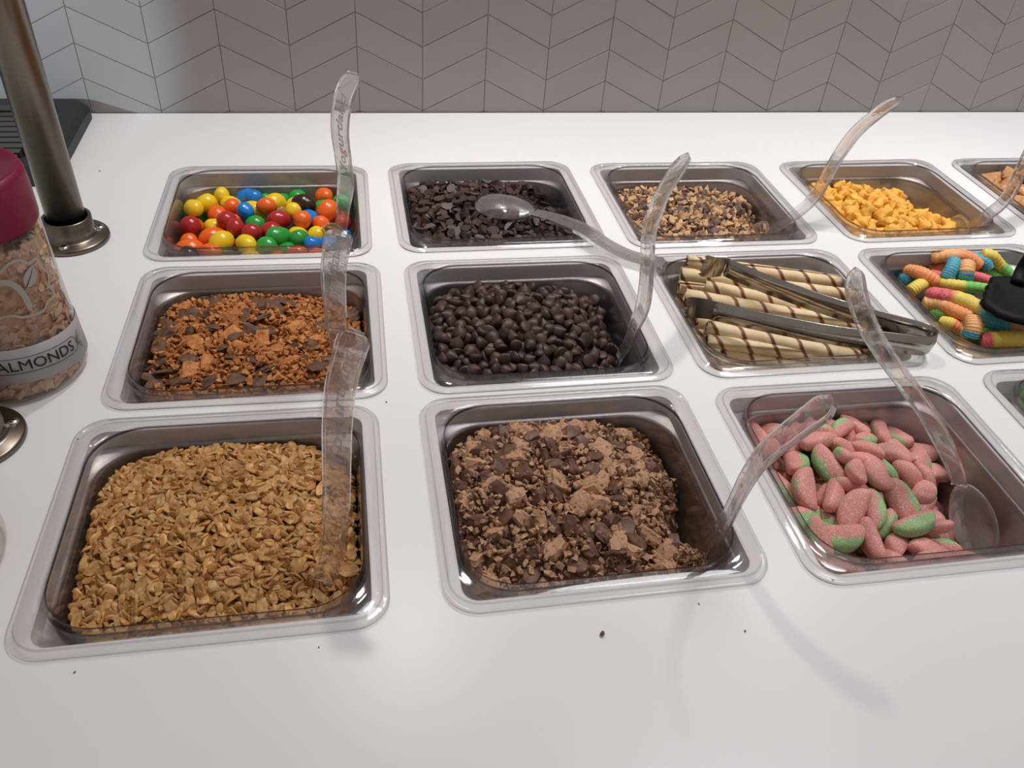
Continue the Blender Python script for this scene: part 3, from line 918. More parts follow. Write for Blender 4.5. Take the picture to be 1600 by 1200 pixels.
# A1: granola
ms = {}; var = []
for q in range(9):
    rs = np.random.default_rng(q + 400)
    L_ = rs.uniform(0.0030, 0.0050); W_ = L_ * rs.uniform(0.5, 0.85)
    V, F = ICO2; out = []
    for v in V:
        n = noise.noise(Vector(v * 1.2) + Vector((q * 4.0, 0, 0)))
        x, y = math.copysign(abs(v[0]) ** 0.8, v[0]) * L_ * (1 + 0.3 * n), math.copysign(abs(v[1]) ** 0.8, v[1]) * W_ * (1 + 0.3 * n)
        z = v[2] * 0.0011 * (1 + 0.3 * n) + 0.0012 * (v[0] ** 2) * (1 if q % 2 else -0.6) + 0.0007 * v[1] * v[0] - 0.0005 * math.exp(-(v[1] / 0.22) ** 2) * (1 if v[2] > 0 else 0)
        out.append((x, y, z))
    ms[q] = to_mesh('granola_flake', out, F, M['granola_dark'] if q % 4 == 3 else M['granola']); var.append((1, (L_, W_, 0.0012), q))
for q in (20, 21):      # clusters
    V, F = blob(2, (0.0048, 0.0042, 0.0026), 0.45, 2.4, q); ms[q] = to_mesh('granola_flake', V, F, M['granola'], False); var.append((0.25, (0.0045, 0.004, 0.0025), q))
build_heap('A1', mound(-0.019, 0.016, -0.05, 0.2, low=((1.0, -0.9, 0.4, 0.012), (1.05, 0.9, 0.4, 0.006))), 0.006, var, ms, 9000, 'granola_flake',
           'toasted oat flake on the granola heap in the front left pan', 'granola', 'granola flakes in the front left pan', 'granola_mix', 'toasted oat granola filling the front left pan', M['granola_dark'], tilt=0.85, over=0.0035, pack=0.72, tries=12)

# C1 / D1: sugared gummy slices
def slice_mesh(q, mat, a=0.0145, b=0.0078, c=0.0056):
    V, F = ICO3; out = []
    for v in V:
        x, y, z = v
        n = noise.noise(Vector(v * 1.6) + Vector((q * 3.3, 1, 2)))
        sgn = lambda t, p: math.copysign(abs(t) ** p, t)
        x2, y2, z2 = sgn(x, 0.85), sgn(y, 0.8), sgn(z, 0.75)
        yy = y2 * b * (1 + 0.10 * n) - (0.0035 * (x * x) - 0.0012) * (1.0 if y > -0.2 else 0.55 + 0.2 * (q % 3))
        out.append((x2 * a * (1 + 0.08 * n), yy, z2 * c * (1 + 0.12 * n) + 0.0012 * math.sin(q) * x * x))
    return to_mesh('gummy_slice', out, F, mat)


ms = {}; var = []; lab = {}
for q in range(9):
    mat = (M['gummy'], M['gummy_pink'], M['gummy'], M['gummy_green'], M['gummy_pink'], M['gummy_pink'], M['gummy'], M['gummy'], M['gummy_pink'])[q]
    k = 0.86 + 0.05 * (q % 4)
    k2 = 0.86 + 0.09 * (q % 3)
    ms[q] = slice_mesh(q, mat, 0.0152 * k, 0.0078 * k * k2, 0.0060 * k)
    lab[q] = {'sugared_pink_green_gummy': 'sugared pink gummy slice with a green rind, front row pan', 'sugared_pink_gummy': 'sugared all pink gummy slice, front row pan', 'sugared_green_gummy': 'sugared gummy slice mostly green, front row pan'}[mat.name]
    var.append((1, (0.0140 * k, 0.0080 * k, 0.0060 * k), q))
h = Heap('C1', mound(-0.026, 0.020, -0.3, 0.15, low=((1.2, -0.3, 0.75, 0.045), (0.55, -1.0, 0.35, 0.006))), base=0.034)
it = fill(h, var, 2600, tilt=0.55, over=0.005, pack=0.90, tries=40)
for key, loc, rot, s, hh in it:
    o = link_mesh('gummy_slice', ms[key]); o.matrix_world = Matrix.Translation(loc) @ rot.to_4x4() @ Matrix.Diagonal((s, s, s, 1))
    tag(o, ('buried ' if buried(h, loc, 0.006) else '') + lab[key] + ' ' + region(h, loc), 'gummy candy', lab[key].replace('slice', 'slices'))
me_ = slice_mesh(3, M['gummy_sour'])
h = Heap('D1', mound(-0.034, 0.010), base=0.020)
it = fill(h, [(1, (0.0140, 0.0080, 0.0060), 0)], 700, tilt=0.5, over=0.005, pack=0.90, tries=30)
for key, loc, rot, s, hh in it:
    o = link_mesh('gummy_slice', me_); o.matrix_world = Matrix.Translation(loc) @ rot.to_4x4() @ Matrix.Diagonal((s, s, s, 1))
    tag(o, 'lime green sugared gummy in the pan cut off by the right edge', 'gummy candy', 'lime green gummies at the right edge')

# ------------------------------------------------------------------ C2: rolled wafers
m, nt, out_ = new_mat('striped_wafer')
b = N(nt, 'ShaderNodeBsdfPrincipled'); b.inputs['Roughness'].default_value = 0.6
tc = N(nt, 'ShaderNodeTexCoord'); sx = N(nt, 'ShaderNodeSeparateXYZ'); nt.links.new(tc.outputs['Object'], sx.inputs[0])
at2 = N(nt, 'ShaderNodeMath', operation='ARCTAN2'); nt.links.new(sx.outputs[1], at2.inputs[0]); nt.links.new(sx.outputs[2], at2.inputs[1])
d1 = N(nt, 'ShaderNodeMath', operation='DIVIDE'); d1.inputs[1].default_value = 2 * PI; nt.links.new(at2.outputs[0], d1.inputs[0])
nz = N(nt, 'ShaderNodeTexNoise'); nz.inputs['Scale'].default_value = 300; nt.links.new(tc.outputs['Object'], nz.inputs['Vector'])
d2 = N(nt, 'ShaderNodeMath', operation='MULTIPLY_ADD'); d2.inputs[1].default_value = 1 / 0.0215; nt.links.new(sx.outputs[0], d2.inputs[0]); nt.links.new(d1.outputs[0], d2.inputs[2])
d3 = N(nt, 'ShaderNodeMath', operation='MULTIPLY_ADD'); d3.inputs[1].default_value = 0.10; nt.links.new(nz.outputs[0], d3.inputs[0]); nt.links.new(d2.outputs[0], d3.inputs[2])
fr = N(nt, 'ShaderNodeMath', operation='FRACT'); nt.links.new(d3.outputs[0], fr.inputs[0])
r = ramp(nt, fr.outputs[0], [(0.0, (0.78, 0.60, 0.36)), (0.40, (0.84, 0.67, 0.43)), (0.46, (0.25, 0.085, 0.035)), (0.56, (0.20, 0.06, 0.025)), (0.62, (0.82, 0.65, 0.41)), (1.0, (0.78, 0.60, 0.36))])
nz2 = N(nt, 'ShaderNodeTexNoise'); nz2.inputs['Scale'].default_value = 90; nz2.inputs['Detail'].default_value = 5; nt.links.new(tc.outputs['Object'], nz2.inputs['Vector'])
mx = N(nt, 'ShaderNodeMix', data_type='RGBA', blend_type='MULTIPLY'); mx.inputs[0].default_value = 0.45
nt.links.new(r.outputs[0], mx.inputs[6]); r2 = ramp(nt, nz2.outputs[0], [(0.3, (0.72, 0.62, 0.5)), (0.6, (1, 1, 1))]); nt.links.new(r2.outputs[0], mx.inputs[7]); nt.links.new(mx.outputs[2], b.inputs['Base Color'])
bp = N(nt, 'ShaderNodeBump'); bp.inputs['Strength'].default_value = 0.3; bp.inputs['Distance'].default_value = 0.0005; nt.links.new(nz.outputs[0], bp.inputs['Height']); nt.links.new(bp.outputs[0], b.inputs['Normal'])
nt.links.new(b.outputs[0], out_.inputs[0]); M['wafer'] = m


def roll_mesh(L_, seed):
    """rolled wafer: a spiral sheet, open at both ends"""
    n = 26; turns = 1.35; V = []; F = []
    nx = 14
    for side in (0, 1):
        for a in range(nx):
            x = -L_ / 2 + L_ * a / (nx - 1)
            for k in range(n):
                t = k / (n - 1); ph = 2 * PI * turns * t + seed + x * 12
                rr = 0.0058 - 0.0016 * t - (0.0007 if side else 0) + 0.00015 * noise.noise(Vector((x * 120, math.cos(ph) * 2, seed)))
                jag = 0.0012 * noise.noise(Vector((math.cos(ph) * 2, math.sin(ph) * 2, seed * 3))) if a in (0, nx - 1) else 0
                V.append((x + jag, rr * math.sin(ph), rr * math.cos(ph)))
    for a in range(nx - 1):
        for k in range(n - 1):
            i = a * n + k
            F.append((i, i + 1, i + n + 1, i + n)); j = i + nx * n; F.append((j, j + n, j + n + 1, j + 1))
    for k in range(n - 1):
        F.append((k, k + nx * n, k + 1 + nx * n, k + 1)); q = (nx - 1) * n + k; F.append((q, q + 1, q + 1 + nx * n, q + nx * n))
    for a in range(nx - 1):
        for q in (0, n - 1):
            i = a * n + q; F.append((i, i + n, i + n + nx * n, i + nx * n))
    return V, F


def add_roll(p0, p1, label, seed, group='striped rolled wafers in the middle row pan'):
    p0, p1 = Vector(p0), Vector(p1)
    L_ = (p1 - p0).length
    V, F = roll_mesh(L_, seed)
    t = thing('wafer_roll', (p0 + p1) / 2, label, 'wafer roll', group)
    X = (p1 - p0).normalized(); Z = Vector((0, 0, 1)); Y = Z.cross(X).normalized(); Z = X.cross(Y)
    mw = Matrix((X, Y, Z)).transposed().to_4x4(); mw.translation = (p0 + p1) / 2
    t.matrix_world = mw
    mesh_obj('wafer_shell', V, F, M['wafer'], t)
    V, F = tube([(-L_ / 2 + 0.0004, 0, 0), (0, 0, 0), (L_ / 2 - 0.0004, 0, 0)], 0.0037, 10)
    mesh_obj('cocoa_filling', V, F, M['filling'], t)


rolls = [
    ((0.2664, 0.5505, 0.0030), (0.3909, 0.5219, -0.0040), 'rearmost striped wafer roll, its left end behind the tong claw'),
    ((0.2559, 0.5341, 0.0020), (0.3951, 0.5000, -0.0030), 'striped wafer roll running under the upper tong arm, second from the back'),
    ((0.2747, 0.5252, -0.0040), (0.3808, 0.4714, -0.0060), 'short-looking striped wafer roll wedged between two others'),
    ((0.2523, 0.5114, -0.0030), (0.3839, 0.4637, -0.0080), 'striped wafer roll between the two tong arms'),
    ((0.2587, 0.5390, -0.0140), (0.3744, 0.5062, -0.0160), 'striped wafer roll half hidden in the second layer at the left'),
    ((0.2576, 0.4901, -0.0140), (0.3776, 0.4465, -0.0120), 'striped wafer roll with a broken right end, under the lower tong arm'),
    ((0.2559, 0.4722, -0.0060), (0.3646, 0.4359, -0.0140), 'striped wafer roll with dark filled left end in front of the lower tong arm'),
    ((0.2543, 0.4626, -0.0120), (0.3715, 0.4355, -0.0190), 'long striped wafer roll lying nearest the front wall of its pan'),
    ((0.2679, 0.4607, -0.0210), (0.3651, 0.4273, -0.0280), 'striped wafer roll sunk low in the front corner of its pan'),
]
for i, (a, b_, lab_) in enumerate(rolls): add_roll(a, b_, lab_, i * 1.7)
for i in range(9):
    cy_ = 0.4841 - 0.052 + i * 0.013
    add_roll((0.252, cy_, -0.0265 - (i % 2) * 0.003), (0.376, cy_ + 0.003 * ((i % 3) - 1), -0.029 - (i % 2) * 0.003), 'striped wafer roll in the lower layer, mostly hidden by the rolls above', i * 0.9, 'lower layer of striped rolled wafers')

# ------------------------------------------------------------------ D2: gummy worms
W = {'o': (0.86, 0.28, 0.06), 'y': (0.82, 0.62, 0.05), 'g': (0.16, 0.55, 0.08), 'b': (0.02, 0.34, 0.48), 'p': (0.74, 0.075, 0.10), 'l': (0.87, 0.42, 0.13)}
WN = {'o': 'orange', 'y': 'yellow', 'g': 'green', 'b': 'blue', 'p': 'pink', 'l': 'light orange'}


def worm_mesh(pts, rad, bands, seed):
    n = 44; C = spline(pts, n)
    radii = []
    for i in range(n):
        t = i / (n - 1)
        e = min(1.0, (math.sqrt(max(1 - (1 - min(t / 0.09, 1)) ** 2, 0.02))), (math.sqrt(max(1 - (1 - min((1 - t) / 0.09, 1)) ** 2, 0.02))))
        radii.append(rad * e * (1 + 0.045 * math.sin(i * 1.57 + seed)))
    V, F = tube(C, radii, 12, True, 0.88)
    key = 'worm_' + bands
    if key not in M:
        m_ = len(bands); st = []
        for q, ch in enumerate(bands):
            a0, a1 = q / m_, (q + 1) / m_
            st.append((a0 + (0.03 if q else 0), W[ch])); st.append((a1 - 0.03 if q < m_ - 1 else 1.0, W[ch]))
        M[key] = banded_gummy('sugared_worm_' + bands, st)
    me = to_mesh('gummy_worm', V, F, M[key])
    at_ = me.attributes.new('along', 'FLOAT', 'POINT')
    vals = np.repeat(np.linspace(0, 1, n), 12).astype(np.float32)
    at_.data.foreach_set('value', vals)
    return me


WORMS = [
    ([(0.4934, 0.5541, -0.0040), (0.5057, 0.5492, 0.0010), (0.5214, 0.5434, 0.0020), (0.5322, 0.5356, -0.0040)], 0.0062, 'lo', 'light orange gummy worm arched across the top of the worm pan'),
    ([(0.5015, 0.5347, 0.0060), (0.4947, 0.5262, 0.0020), (0.4896, 0.5222, -0.0060)], 0.0056, 'b', 'short blue gummy worm end hanging over the orange arch'),
    ([(0.5094, 0.5290, 0.0060), (0.5049, 0.5205, 0.0020), (0.5075, 0.5211, -0.0080)], 0.0066, 'lb', 'light orange ribbed worm end standing upright under the arch'),
    ([(0.5344, 0.5446, 0.0040), (0.5425, 0.5408, 0.0040), (0.5524, 0.5375, -0.0040), (0.5642, 0.5297, -0.0120)], 0.0056, 'yyg', 'yellow to green gummy worm curling down behind the black tong head'),
    ([(0.5323, 0.5494, -0.0020), (0.5359, 0.5394, 0.0000), (0.5404, 0.5352, -0.0060)], 0.0056, 'b', 'blue gummy worm end tucked beside the yellow and green worm'),
    ([(0.5234, 0.5324, -0.0100), (0.5279, 0.5247, -0.0080), (0.5384, 0.5160, -0.0100)], 0.0050, 'p', 'pink gummy worm end left of the black tong head'),
    ([(0.4703, 0.5485, -0.0120), (0.4741, 0.5334, -0.0060), (0.4857, 0.5227, -0.0100)], 0.0062, 'oo', 'orange gummy worm with a pointed tip at the upper left of the worm pan'),
    ([(0.4866, 0.5381, -0.0140), (0.4893, 0.5193, -0.0080), (0.4997, 0.5115, -0.0060), (0.5232, 0.5080, -0.0080)], 0.0054, 'yyg', 'yellow to green gummy worm lying straight in the middle of the pan'),
    ([(0.4877, 0.5217, -0.0120), (0.4979, 0.5145, -0.0110), (0.5104, 0.5083, -0.0140)], 0.0044, 'b', 'thin blue gummy worm showing below the yellow and green one'),
    ([(0.4636, 0.5095, -0.0100), (0.4736, 0.4988, -0.0060), (0.4833, 0.4861, -0.0030), (0.4903, 0.4733, -0.0040), (0.4997, 0.4642, -0.0100), (0.5224, 0.4637, -0.0160), (0.5415, 0.4561, -0.0180)], 0.0066, 'pybo', 'long gummy worm banded pink, yellow, blue and orange in the middle'),
    ([(0.4606, 0.5044, -0.0160), (0.4707, 0.4967, -0.0120), (0.4758, 0.4813, -0.0100), (0.4851, 0.4716, -0.0100)], 0.0062, 'lo', 'orange gummy worm lying under the long pink and yellow worm'),
    ([(0.4758, 0.4646, -0.0040), (0.4729, 0.4565, -0.0080), (0.4710, 0.4532, -0.0160)], 0.0068, 'llb', 'light orange ribbed worm end pointing at the front rim'),
    ([(0.4580, 0.5195, -0.0150), (0.4672, 0.5226, -0.0110), (0.4856, 0.5352, -0.0160)], 0.0056, 'y', 'small yellow gummy worm end at the left wall of the pan'),
    ([(0.4637, 0.5398, -0.0160), (0.4764, 0.5452, -0.0180), (0.4874, 0.5455, -0.0200)], 0.0058, 'b', 'blue gummy worm end in the far left corner of the worm pan'),
    ([(0.4676, 0.4984, -0.0200), (0.4724, 0.4886, -0.0180), (0.4844, 0.4815, -0.0220)], 0.0054, 'go', 'green to orange gummy worm low by the left wall'),
    ([(0.4661, 0.4820, -0.0200), (0.4700, 0.4747, -0.0170), (0.4799, 0.4702, -0.0220)], 0.0056, 'yo', 'yellow to orange gummy worm low at the front left curve'),
    ([(0.4734, 0.4662, -0.0200), (0.4878, 0.4632, -0.0180), (0.5117, 0.4666, -0.0200)], 0.0052, 'yg', 'yellow green gummy worm behind the big yellow one'),
    ([(0.4793, 0.4504, -0.0170), (0.4890, 0.4467, -0.0130), (0.5066, 0.4447, -0.0120), (0.5378, 0.4450, -0.0160)], 0.0070, 'pyyy', 'thick yellow gummy worm with a pink end at the front wall'),
    ([(0.5086, 0.4778, -0.0220), (0.5189, 0.4643, -0.0200), (0.5431, 0.4633, -0.0220)], 0.0058, 'o', 'orange gummy worm low in front of the black tong head'),
    ([(0.4961, 0.5522, -0.0160), (0.5072, 0.5525, -0.0120), (0.5225, 0.5537, -0.0160)], 0.0058, 'o', 'dark orange gummy worm beneath the orange arch'),
    ([(0.4860, 0.5380, -0.0100), (0.4922, 0.5329, -0.0090), (0.5060, 0.5296, -0.0140)], 0.0044, 'p', 'thin pink gummy worm peeking out beside the blue one'),
    ([(0.5402, 0.5418, -0.0120), (0.5478, 0.5371, -0.0120), (0.5577, 0.5302, -0.0160)], 0.0050, 'g', 'small green gummy worm end under the blue one at the top'),
]
for i, (pts, rad, bands, lab_) in enumerate(WORMS):
    o = link_mesh('gummy_worm', worm_mesh(pts, rad, bands, i)); tag(o, lab_, 'gummy worm', 'gummy worms on top of the middle row pan')
rs = random.Random(5)
for i in range(40):      # the lower layers
    x0 = 0.5076 + rs.uniform(-0.055, 0.055); y0 = 0.4818 + rs.uniform(-0.050, 0.050); a = rs.uniform(0, PI); L_ = rs.uniform(0.014, 0.026)
    z0 = -0.030 - 0.008 * (i % 2)
    pts = []
    for t in (-1, 0, 1):
        q = a + 0.4 * t
        x_ = x0 + t * L_ * math.cos(q); y_ = y0 + t * L_ * math.sin(q)
        pts.append((min(max(x_, 0.445), 0.570), min(max(y_, 0.426), 0.537), z0 + rs.uniform(-0.002, 0.002)))
    bands = rs.choice(['yg', 'lo', 'bo', 'py', 'gy', 'ob'])
    o = link_mesh('gummy_worm', worm_mesh(pts, 0.0058, bands, i))
    tag(o, '%s and %s gummy worm in the lower layer of the worm pan' % (WN[bands[0]], WN[bands[1]]), 'gummy worm', 'lower %s and %s worms' % (WN[bands[0]], WN[bands[1]]))

# ------------------------------------------------------------------ spoons

def make_spoon(path, bowl_end, face, label, bowl=(0.020, 0.0135, 0.007), text=None, w_root=0.0048, w_tip=0.0082, flip=1, wdir=None, cat='spoon', bowl_face=None):
    """clear moulded spoon: U-section handle with rims, shallow bowl; path runs from neck to tip"""
    n = 56
    C = spline(path, n)
    root = Vector(C[0])
    t = thing('clear_spoon', root, label, cat, 'clear plastic serving spoons')
    eye = Vector((0, 0, 0.345))
    frames = []
    mid = Vector(C[n // 2])
    Tm = (Vector(C[-1]) - Vector(C[0])).normalized()
    view = (mid - eye).normalized()
    side = Tm.cross(view).normalized()
    if wdir is None:
        wd = side * math.sin(math.radians(face)) + (view - Tm * view.dot(Tm)).normalized() * math.cos(math.radians(face))
    else:
        wd = Vector(wdir)
    V = []; F = []
    th = 0.0013; hgt = 0.0030
    for i in range(n):
        s = i / (n - 1)
        T = (Vector(C[min(i + 1, n - 1)]) - Vector(C[max(i - 1, 0)])).normalized()
        Wv = (wd - T * wd.dot(T)).normalized()
        Nn = T.cross(Wv).normalized() * flip
        if s < 0.25: w_ = w_root + (w_tip * 0.86 - w_root) * (s / 0.25) ** 1.3
        else: w_ = w_tip * (0.86 + 0.14 * (s - 0.25) / 0.75)
        if s > 0.94: w_ *= math.sqrt(max(1 - ((s - 0.94) / 0.06) ** 2 * 0.75, 0.05))
        hh = hgt * (0.55 + 0.45 * min(s / 0.3, 1))
        p = Vector(C[i]) - root
        frames.append((p, T, Wv, Nn, w_))
        for (a, b) in ((-w_, 0), (w_, 0), (w_, hh), (w_ - th, hh), (w_ - th * 1.2, th), (-w_ + th * 1.2, th), (-w_ + th, hh), (-w_, hh)):
            V.append(tuple(p + Wv * a + Nn * b))
    for i in range(n - 1):
        for k in range(8):
            k2 = (k + 1) % 8
            F.append((i * 8 + k, i * 8 + k2, (i + 1) * 8 + k2, (i + 1) * 8 + k))
    F.append((7, 6, 5, 4, 3, 2, 1, 0))
    # end wall closing the channel
    e = (n - 1) * 8
    p, T, Wv, Nn, w_ = frames[-1]
    b0 = len(V)
    for dz in (0, hgt):
        for a in (-w_, w_): V.append(tuple(p + Wv * a + Nn * dz + T * 0.0013))
        for a in (-w_, w_): V.append(tuple(p + Wv * a + Nn * dz - T * 0.0002))
    F += [(b0, b0 + 1, b0 + 5, b0 + 4), (b0 + 2, b0 + 6, b0 + 7, b0 + 3), (b0 + 4, b0 + 5, b0 + 7, b0 + 6), (b0, b0 + 2, b0 + 3, b0 + 1)]
    hd = mesh_obj('handle', V, F, M['spoon'], t)
    hd.data.set_sharp_from_angle(angle=math.radians(28))
    # bowl
    d = (Vector(bowl_end) - root); Ld = d.length; d.normalize()
    a_, b_, dep = bowl; a_ = Ld / 2
    if bowl_face is not None:
        nb = Vector(bowl_face); nb = (nb - d * nb.dot(d)).normalized(); Wb = d.cross(nb).normalized()
    else:
        Wb = (frames[0][2] - d * frames[0][2].dot(d)).normalized(); nb = Wb.cross(d).normalized()
        if nb.z * flip < 0: nb = -nb
    V = []; F = []
    nr, na = 7, 28
    for side_ in (0, 1):
        for i in range(nr + 1):
            rho = i / nr
            for k in range(na):
                q = 2 * PI * k / na
                ca_, sa_ = math.cos(q), math.sin(q)
                ex = math.copysign(abs(ca_) ** 0.8, ca_); ey = math.copysign(abs(sa_) ** 0.85, sa_)
                wid = b_ * (1 - 0.28 * max(-ex, 0) ** 1.5 * 1.0)
                zz = -dep * (1 - rho ** 2.2) - (0.0011 if side_ else 0)
                V.append(tuple(d * (a_ + a_ * ex * rho) + Wb * (wid * ey * rho) + nb * zz))
    m_ = (nr + 1) * na
    for i in range(nr):
        for k in range(na):
            k2 = (k + 1) % na; x_ = i * na
            F.append((x_ + k, x_ + na + k, x_ + na + k2, x_ + k2)); F.append((m_ + x_ + k, m_ + x_ + k2, m_ + x_ + na + k2, m_ + x_ + na + k))
    for k in range(na):
        k2 = (k + 1) % na; x_ = nr * na; F.append((x_ + k, m_ + x_ + k, m_ + x_ + k2, x_ + k2))
    mesh_obj('bowl', V, F, M['spoon'], t)
    if text:
        cu = bpy.data.curves.new('embossed_text', 'FONT'); cu.body = text; cu.size = 1.0; cu.extrude = 0.02; cu.resolution_u = 2; cu.shear = 0.25
        ob = bpy.data.objects.new('tmp', cu); COL.objects.link(ob)
        me = bpy.data.meshes.new_from_object(ob.evaluated_get(bpy.context.evaluated_depsgraph_get())); bpy.data.objects.remove(ob)
        xs = [v.co.x for v in me.vertices]; x0, x1 = min(xs), max(xs)
        dirn, s0, s1 = (1, 0.42, 0.88)
        for v in me.vertices:
            u = (v.co.x - x0) / (x1 - x0)
            sf = (s0 + (s1 - s0) * u) * (n - 1)
            i = min(int(sf), n - 2); fr_ = sf - i
            pa, Ta, Wa, Na, wa = frames[i]; pb = frames[i + 1][0]
            p = pa.lerp(pb, fr_)
            v.co = p + Wa * ((v.co.y - 0.30) * 0.0085) + Na * (th + 0.0002 + (v.co.z + 0.02) * 0.018)
        me.materials.clear(); me.materials.append(M['spoon_text'])
        link_mesh('embossed_text', me, t)
    return t


M['spoon_text'] = clear_plastic('clear_embossing', (0.80, 0.79, 0.80), (0.35, 0.33, 0.34), 1.6, 0.1, milky=0.22, edge_pow=0.6)

make_spoon([(-0.0257, 0.2789, -0.0140), (-0.0201, 0.2834, 0.0040), (-0.0160, 0.2882, 0.0320), (-0.0140, 0.2953, 0.0560), (-0.0123, 0.2996, 0.0770), (-0.0093, 0.3037, 0.0970), (-0.0045, 0.3053, 0.1140), (-0.0011, 0.3088, 0.1220)],
           (-0.0463, 0.2699, -0.0260), 82, 'clear spoon standing in the granola, its broad handle tip in front of the crunch candy', text='Yogurtland', w_root=0.0062, w_tip=0.0076)
make_spoon([(-0.0128, 0.4650, -0.0120), (-0.0131, 0.4593, 0.0060), (-0.0135, 0.4505, 0.0280), (-0.0133, 0.4386, 0.0580), (-0.0121, 0.4276, 0.0830), (-0.0095, 0.4166, 0.1030), (-0.0070, 0.4090, 0.1180)],
           (-0.0270, 0.4725, -0.0340), 78, 'clear spoon standing in the orange crunch candy, tip in front of the candy peanuts', text='Yogurtland', w_root=0.0055, w_tip=0.0078)
make_spoon([(-0.0091, 0.6331, -0.0040), (-0.0057, 0.6365, 0.0160), (-0.0024, 0.6305, 0.0400), (-0.0032, 0.6253, 0.0620), (-0.0043, 0.6225, 0.0860), (-0.0011, 0.6205, 0.1080), (0.0076, 0.6330, 0.1240)],
           (-0.0259, 0.6393, -0.0260), 55, 'tall clear spoon standing in the candy-shelled peanuts against the tiled wall', text='Yogurtland', w_root=0.0052, w_tip=0.0080)
make_spoon([(0.1573, 0.6441, 0.0015), (0.1689, 0.6232, 0.0080), (0.1817, 0.6007, 0.0125), (0.1913, 0.5883, 0.0125), (0.1998, 0.5755, 0.0105), (0.2106, 0.5656, 0.0075), (0.2209, 0.5574, 0.0060), (0.2312, 0.5504, 0.0062), (0.2418, 0.5410, 0.0085)],
           (0.1098, 0.6696, 0.0000), 0, 'clear spoon lying flat on the dark chocolate chunks, handle across the rim', text='Yogurtland', wdir=(0.55, 0.83, 0.0), flip=-1, bowl=(0.02, 0.0185, -0.0055), bowl_face=(0, -0.15, 1), w_root=0.0056, w_tip=0.0094)
make_spoon([(0.1875, 0.4604, -0.0220), (0.1914, 0.4575, -0.0060), (0.1935, 0.4551, 0.0120), (0.1949, 0.4517, 0.0300), (0.1940, 0.4505, 0.0460), (0.1930, 0.4524, 0.0600), (0.1932, 0.4578, 0.0710), (0.1949, 0.4648, 0.0810), (0.2008, 0.4752, 0.0890), (0.2086, 0.4879, 0.0960), (0.2229, 0.5073, 0.1010), (0.2347, 0.5253, 0.1040)],
           (0.1788, 0.4832, -0.0440), 30, 'clear spoon standing in the dark chocolate chips, seen edge on', w_root=0.0042, w_tip=0.0078)
make_spoon([(0.1924, 0.2833, -0.0340), (0.1913, 0.2807, -0.0180), (0.1914, 0.2741, 0.0060), (0.1891, 0.2679, 0.0300), (0.1878, 0.2636, 0.0500), (0.1886, 0.2577, 0.0750), (0.1969, 0.2511, 0.1000), (0.2068, 0.2503, 0.1130)],
           (0.1912, 0.2897, -0.0620), 34, 'clear spoon leaning out of the chopped wafer bars over the gummy slices', w_root=0.0040, w_tip=0.0072)
make_spoon([(0.3738, 0.6225, -0.0120), (0.3791, 0.6185, -0.0060), (0.3861, 0.6129, 0.0040), (0.3988, 0.6122, 0.0180), (0.4053, 0.6109, 0.0340), (0.4115, 0.6133, 0.0520), (0.4164, 0.6146, 0.0660), (0.4309, 0.6236, 0.0810), (0.4526, 0.6332, 0.0940), (0.4741, 0.6443, 0.1010)],
           (0.3665, 0.6467, -0.0300), 38, 'clear spoon leaning from the toffee bits, its tip in front of the tiled wall', w_root=0.0042, w_tip=0.0072)
make_spoon([(0.5784, 0.6166, -0.0100), (0.5768, 0.6070, 0.0000), (0.5792, 0.6018, 0.0100), (0.5837, 0.5972, 0.0240), (0.5870, 0.5970, 0.0380), (0.5927, 0.6031, 0.0560), (0.6033, 0.6129, 0.0720), (0.6223, 0.6246, 0.0860), (0.6533, 0.6400, 0.0940)],
           (0.5812, 0.6414, -0.0280), 38, 'clear spoon leaning from the yellow cereal across the right frame edge', w_root=0.0042, w_tip=0.0072)
make_spoon([(0.3566, 0.2977, -0.0060), (0.3486, 0.3006, 0.0080), (0.3380, 0.3062, 0.0240), (0.3243, 0.3130, 0.0420), (0.3095, 0.3209, 0.0580), (0.2972, 0.3304, 0.0710), (0.2906, 0.3465, 0.0810), (0.2931, 0.3674, 0.0860), (0.3038, 0.3943, 0.0870)],
           (0.3716, 0.2683, -0.0400), 42, 'clear spoon with its bowl resting on the gummy slices, handle rising to the tongs', bowl=(0.02, 0.0140, 0.006), bowl_face=(-0.25, -0.45, 0.8), w_root=0.0046, w_tip=0.0070)

# ------------------------------------------------------------------ steel tongs on the wafer rolls
t = thing('serving_tongs', (0.3936, 0.4476, 0.0100), 'steel serving tongs with toothed claws lying open on the striped wafer rolls', 'tongs')
o0 = Vector(t.location)
upper = [(0.2832, 0.5168, 0.0255), (0.3065, 0.4928, 0.0245), (0.3437, 0.4609, 0.0235), (0.3821, 0.4363, 0.0225), (0.4009, 0.4258, 0.0215), (0.4040, 0.4184, 0.0215), (0.3998, 0.4125, 0.0215), (0.3908, 0.4110, 0.0215), (0.3714, 0.4172, 0.0215), (0.3296, 0.4313, 0.0205), (0.2897, 0.4510, 0.0195), (0.2569, 0.4698, 0.0185)]
C = spline(upper, 90)


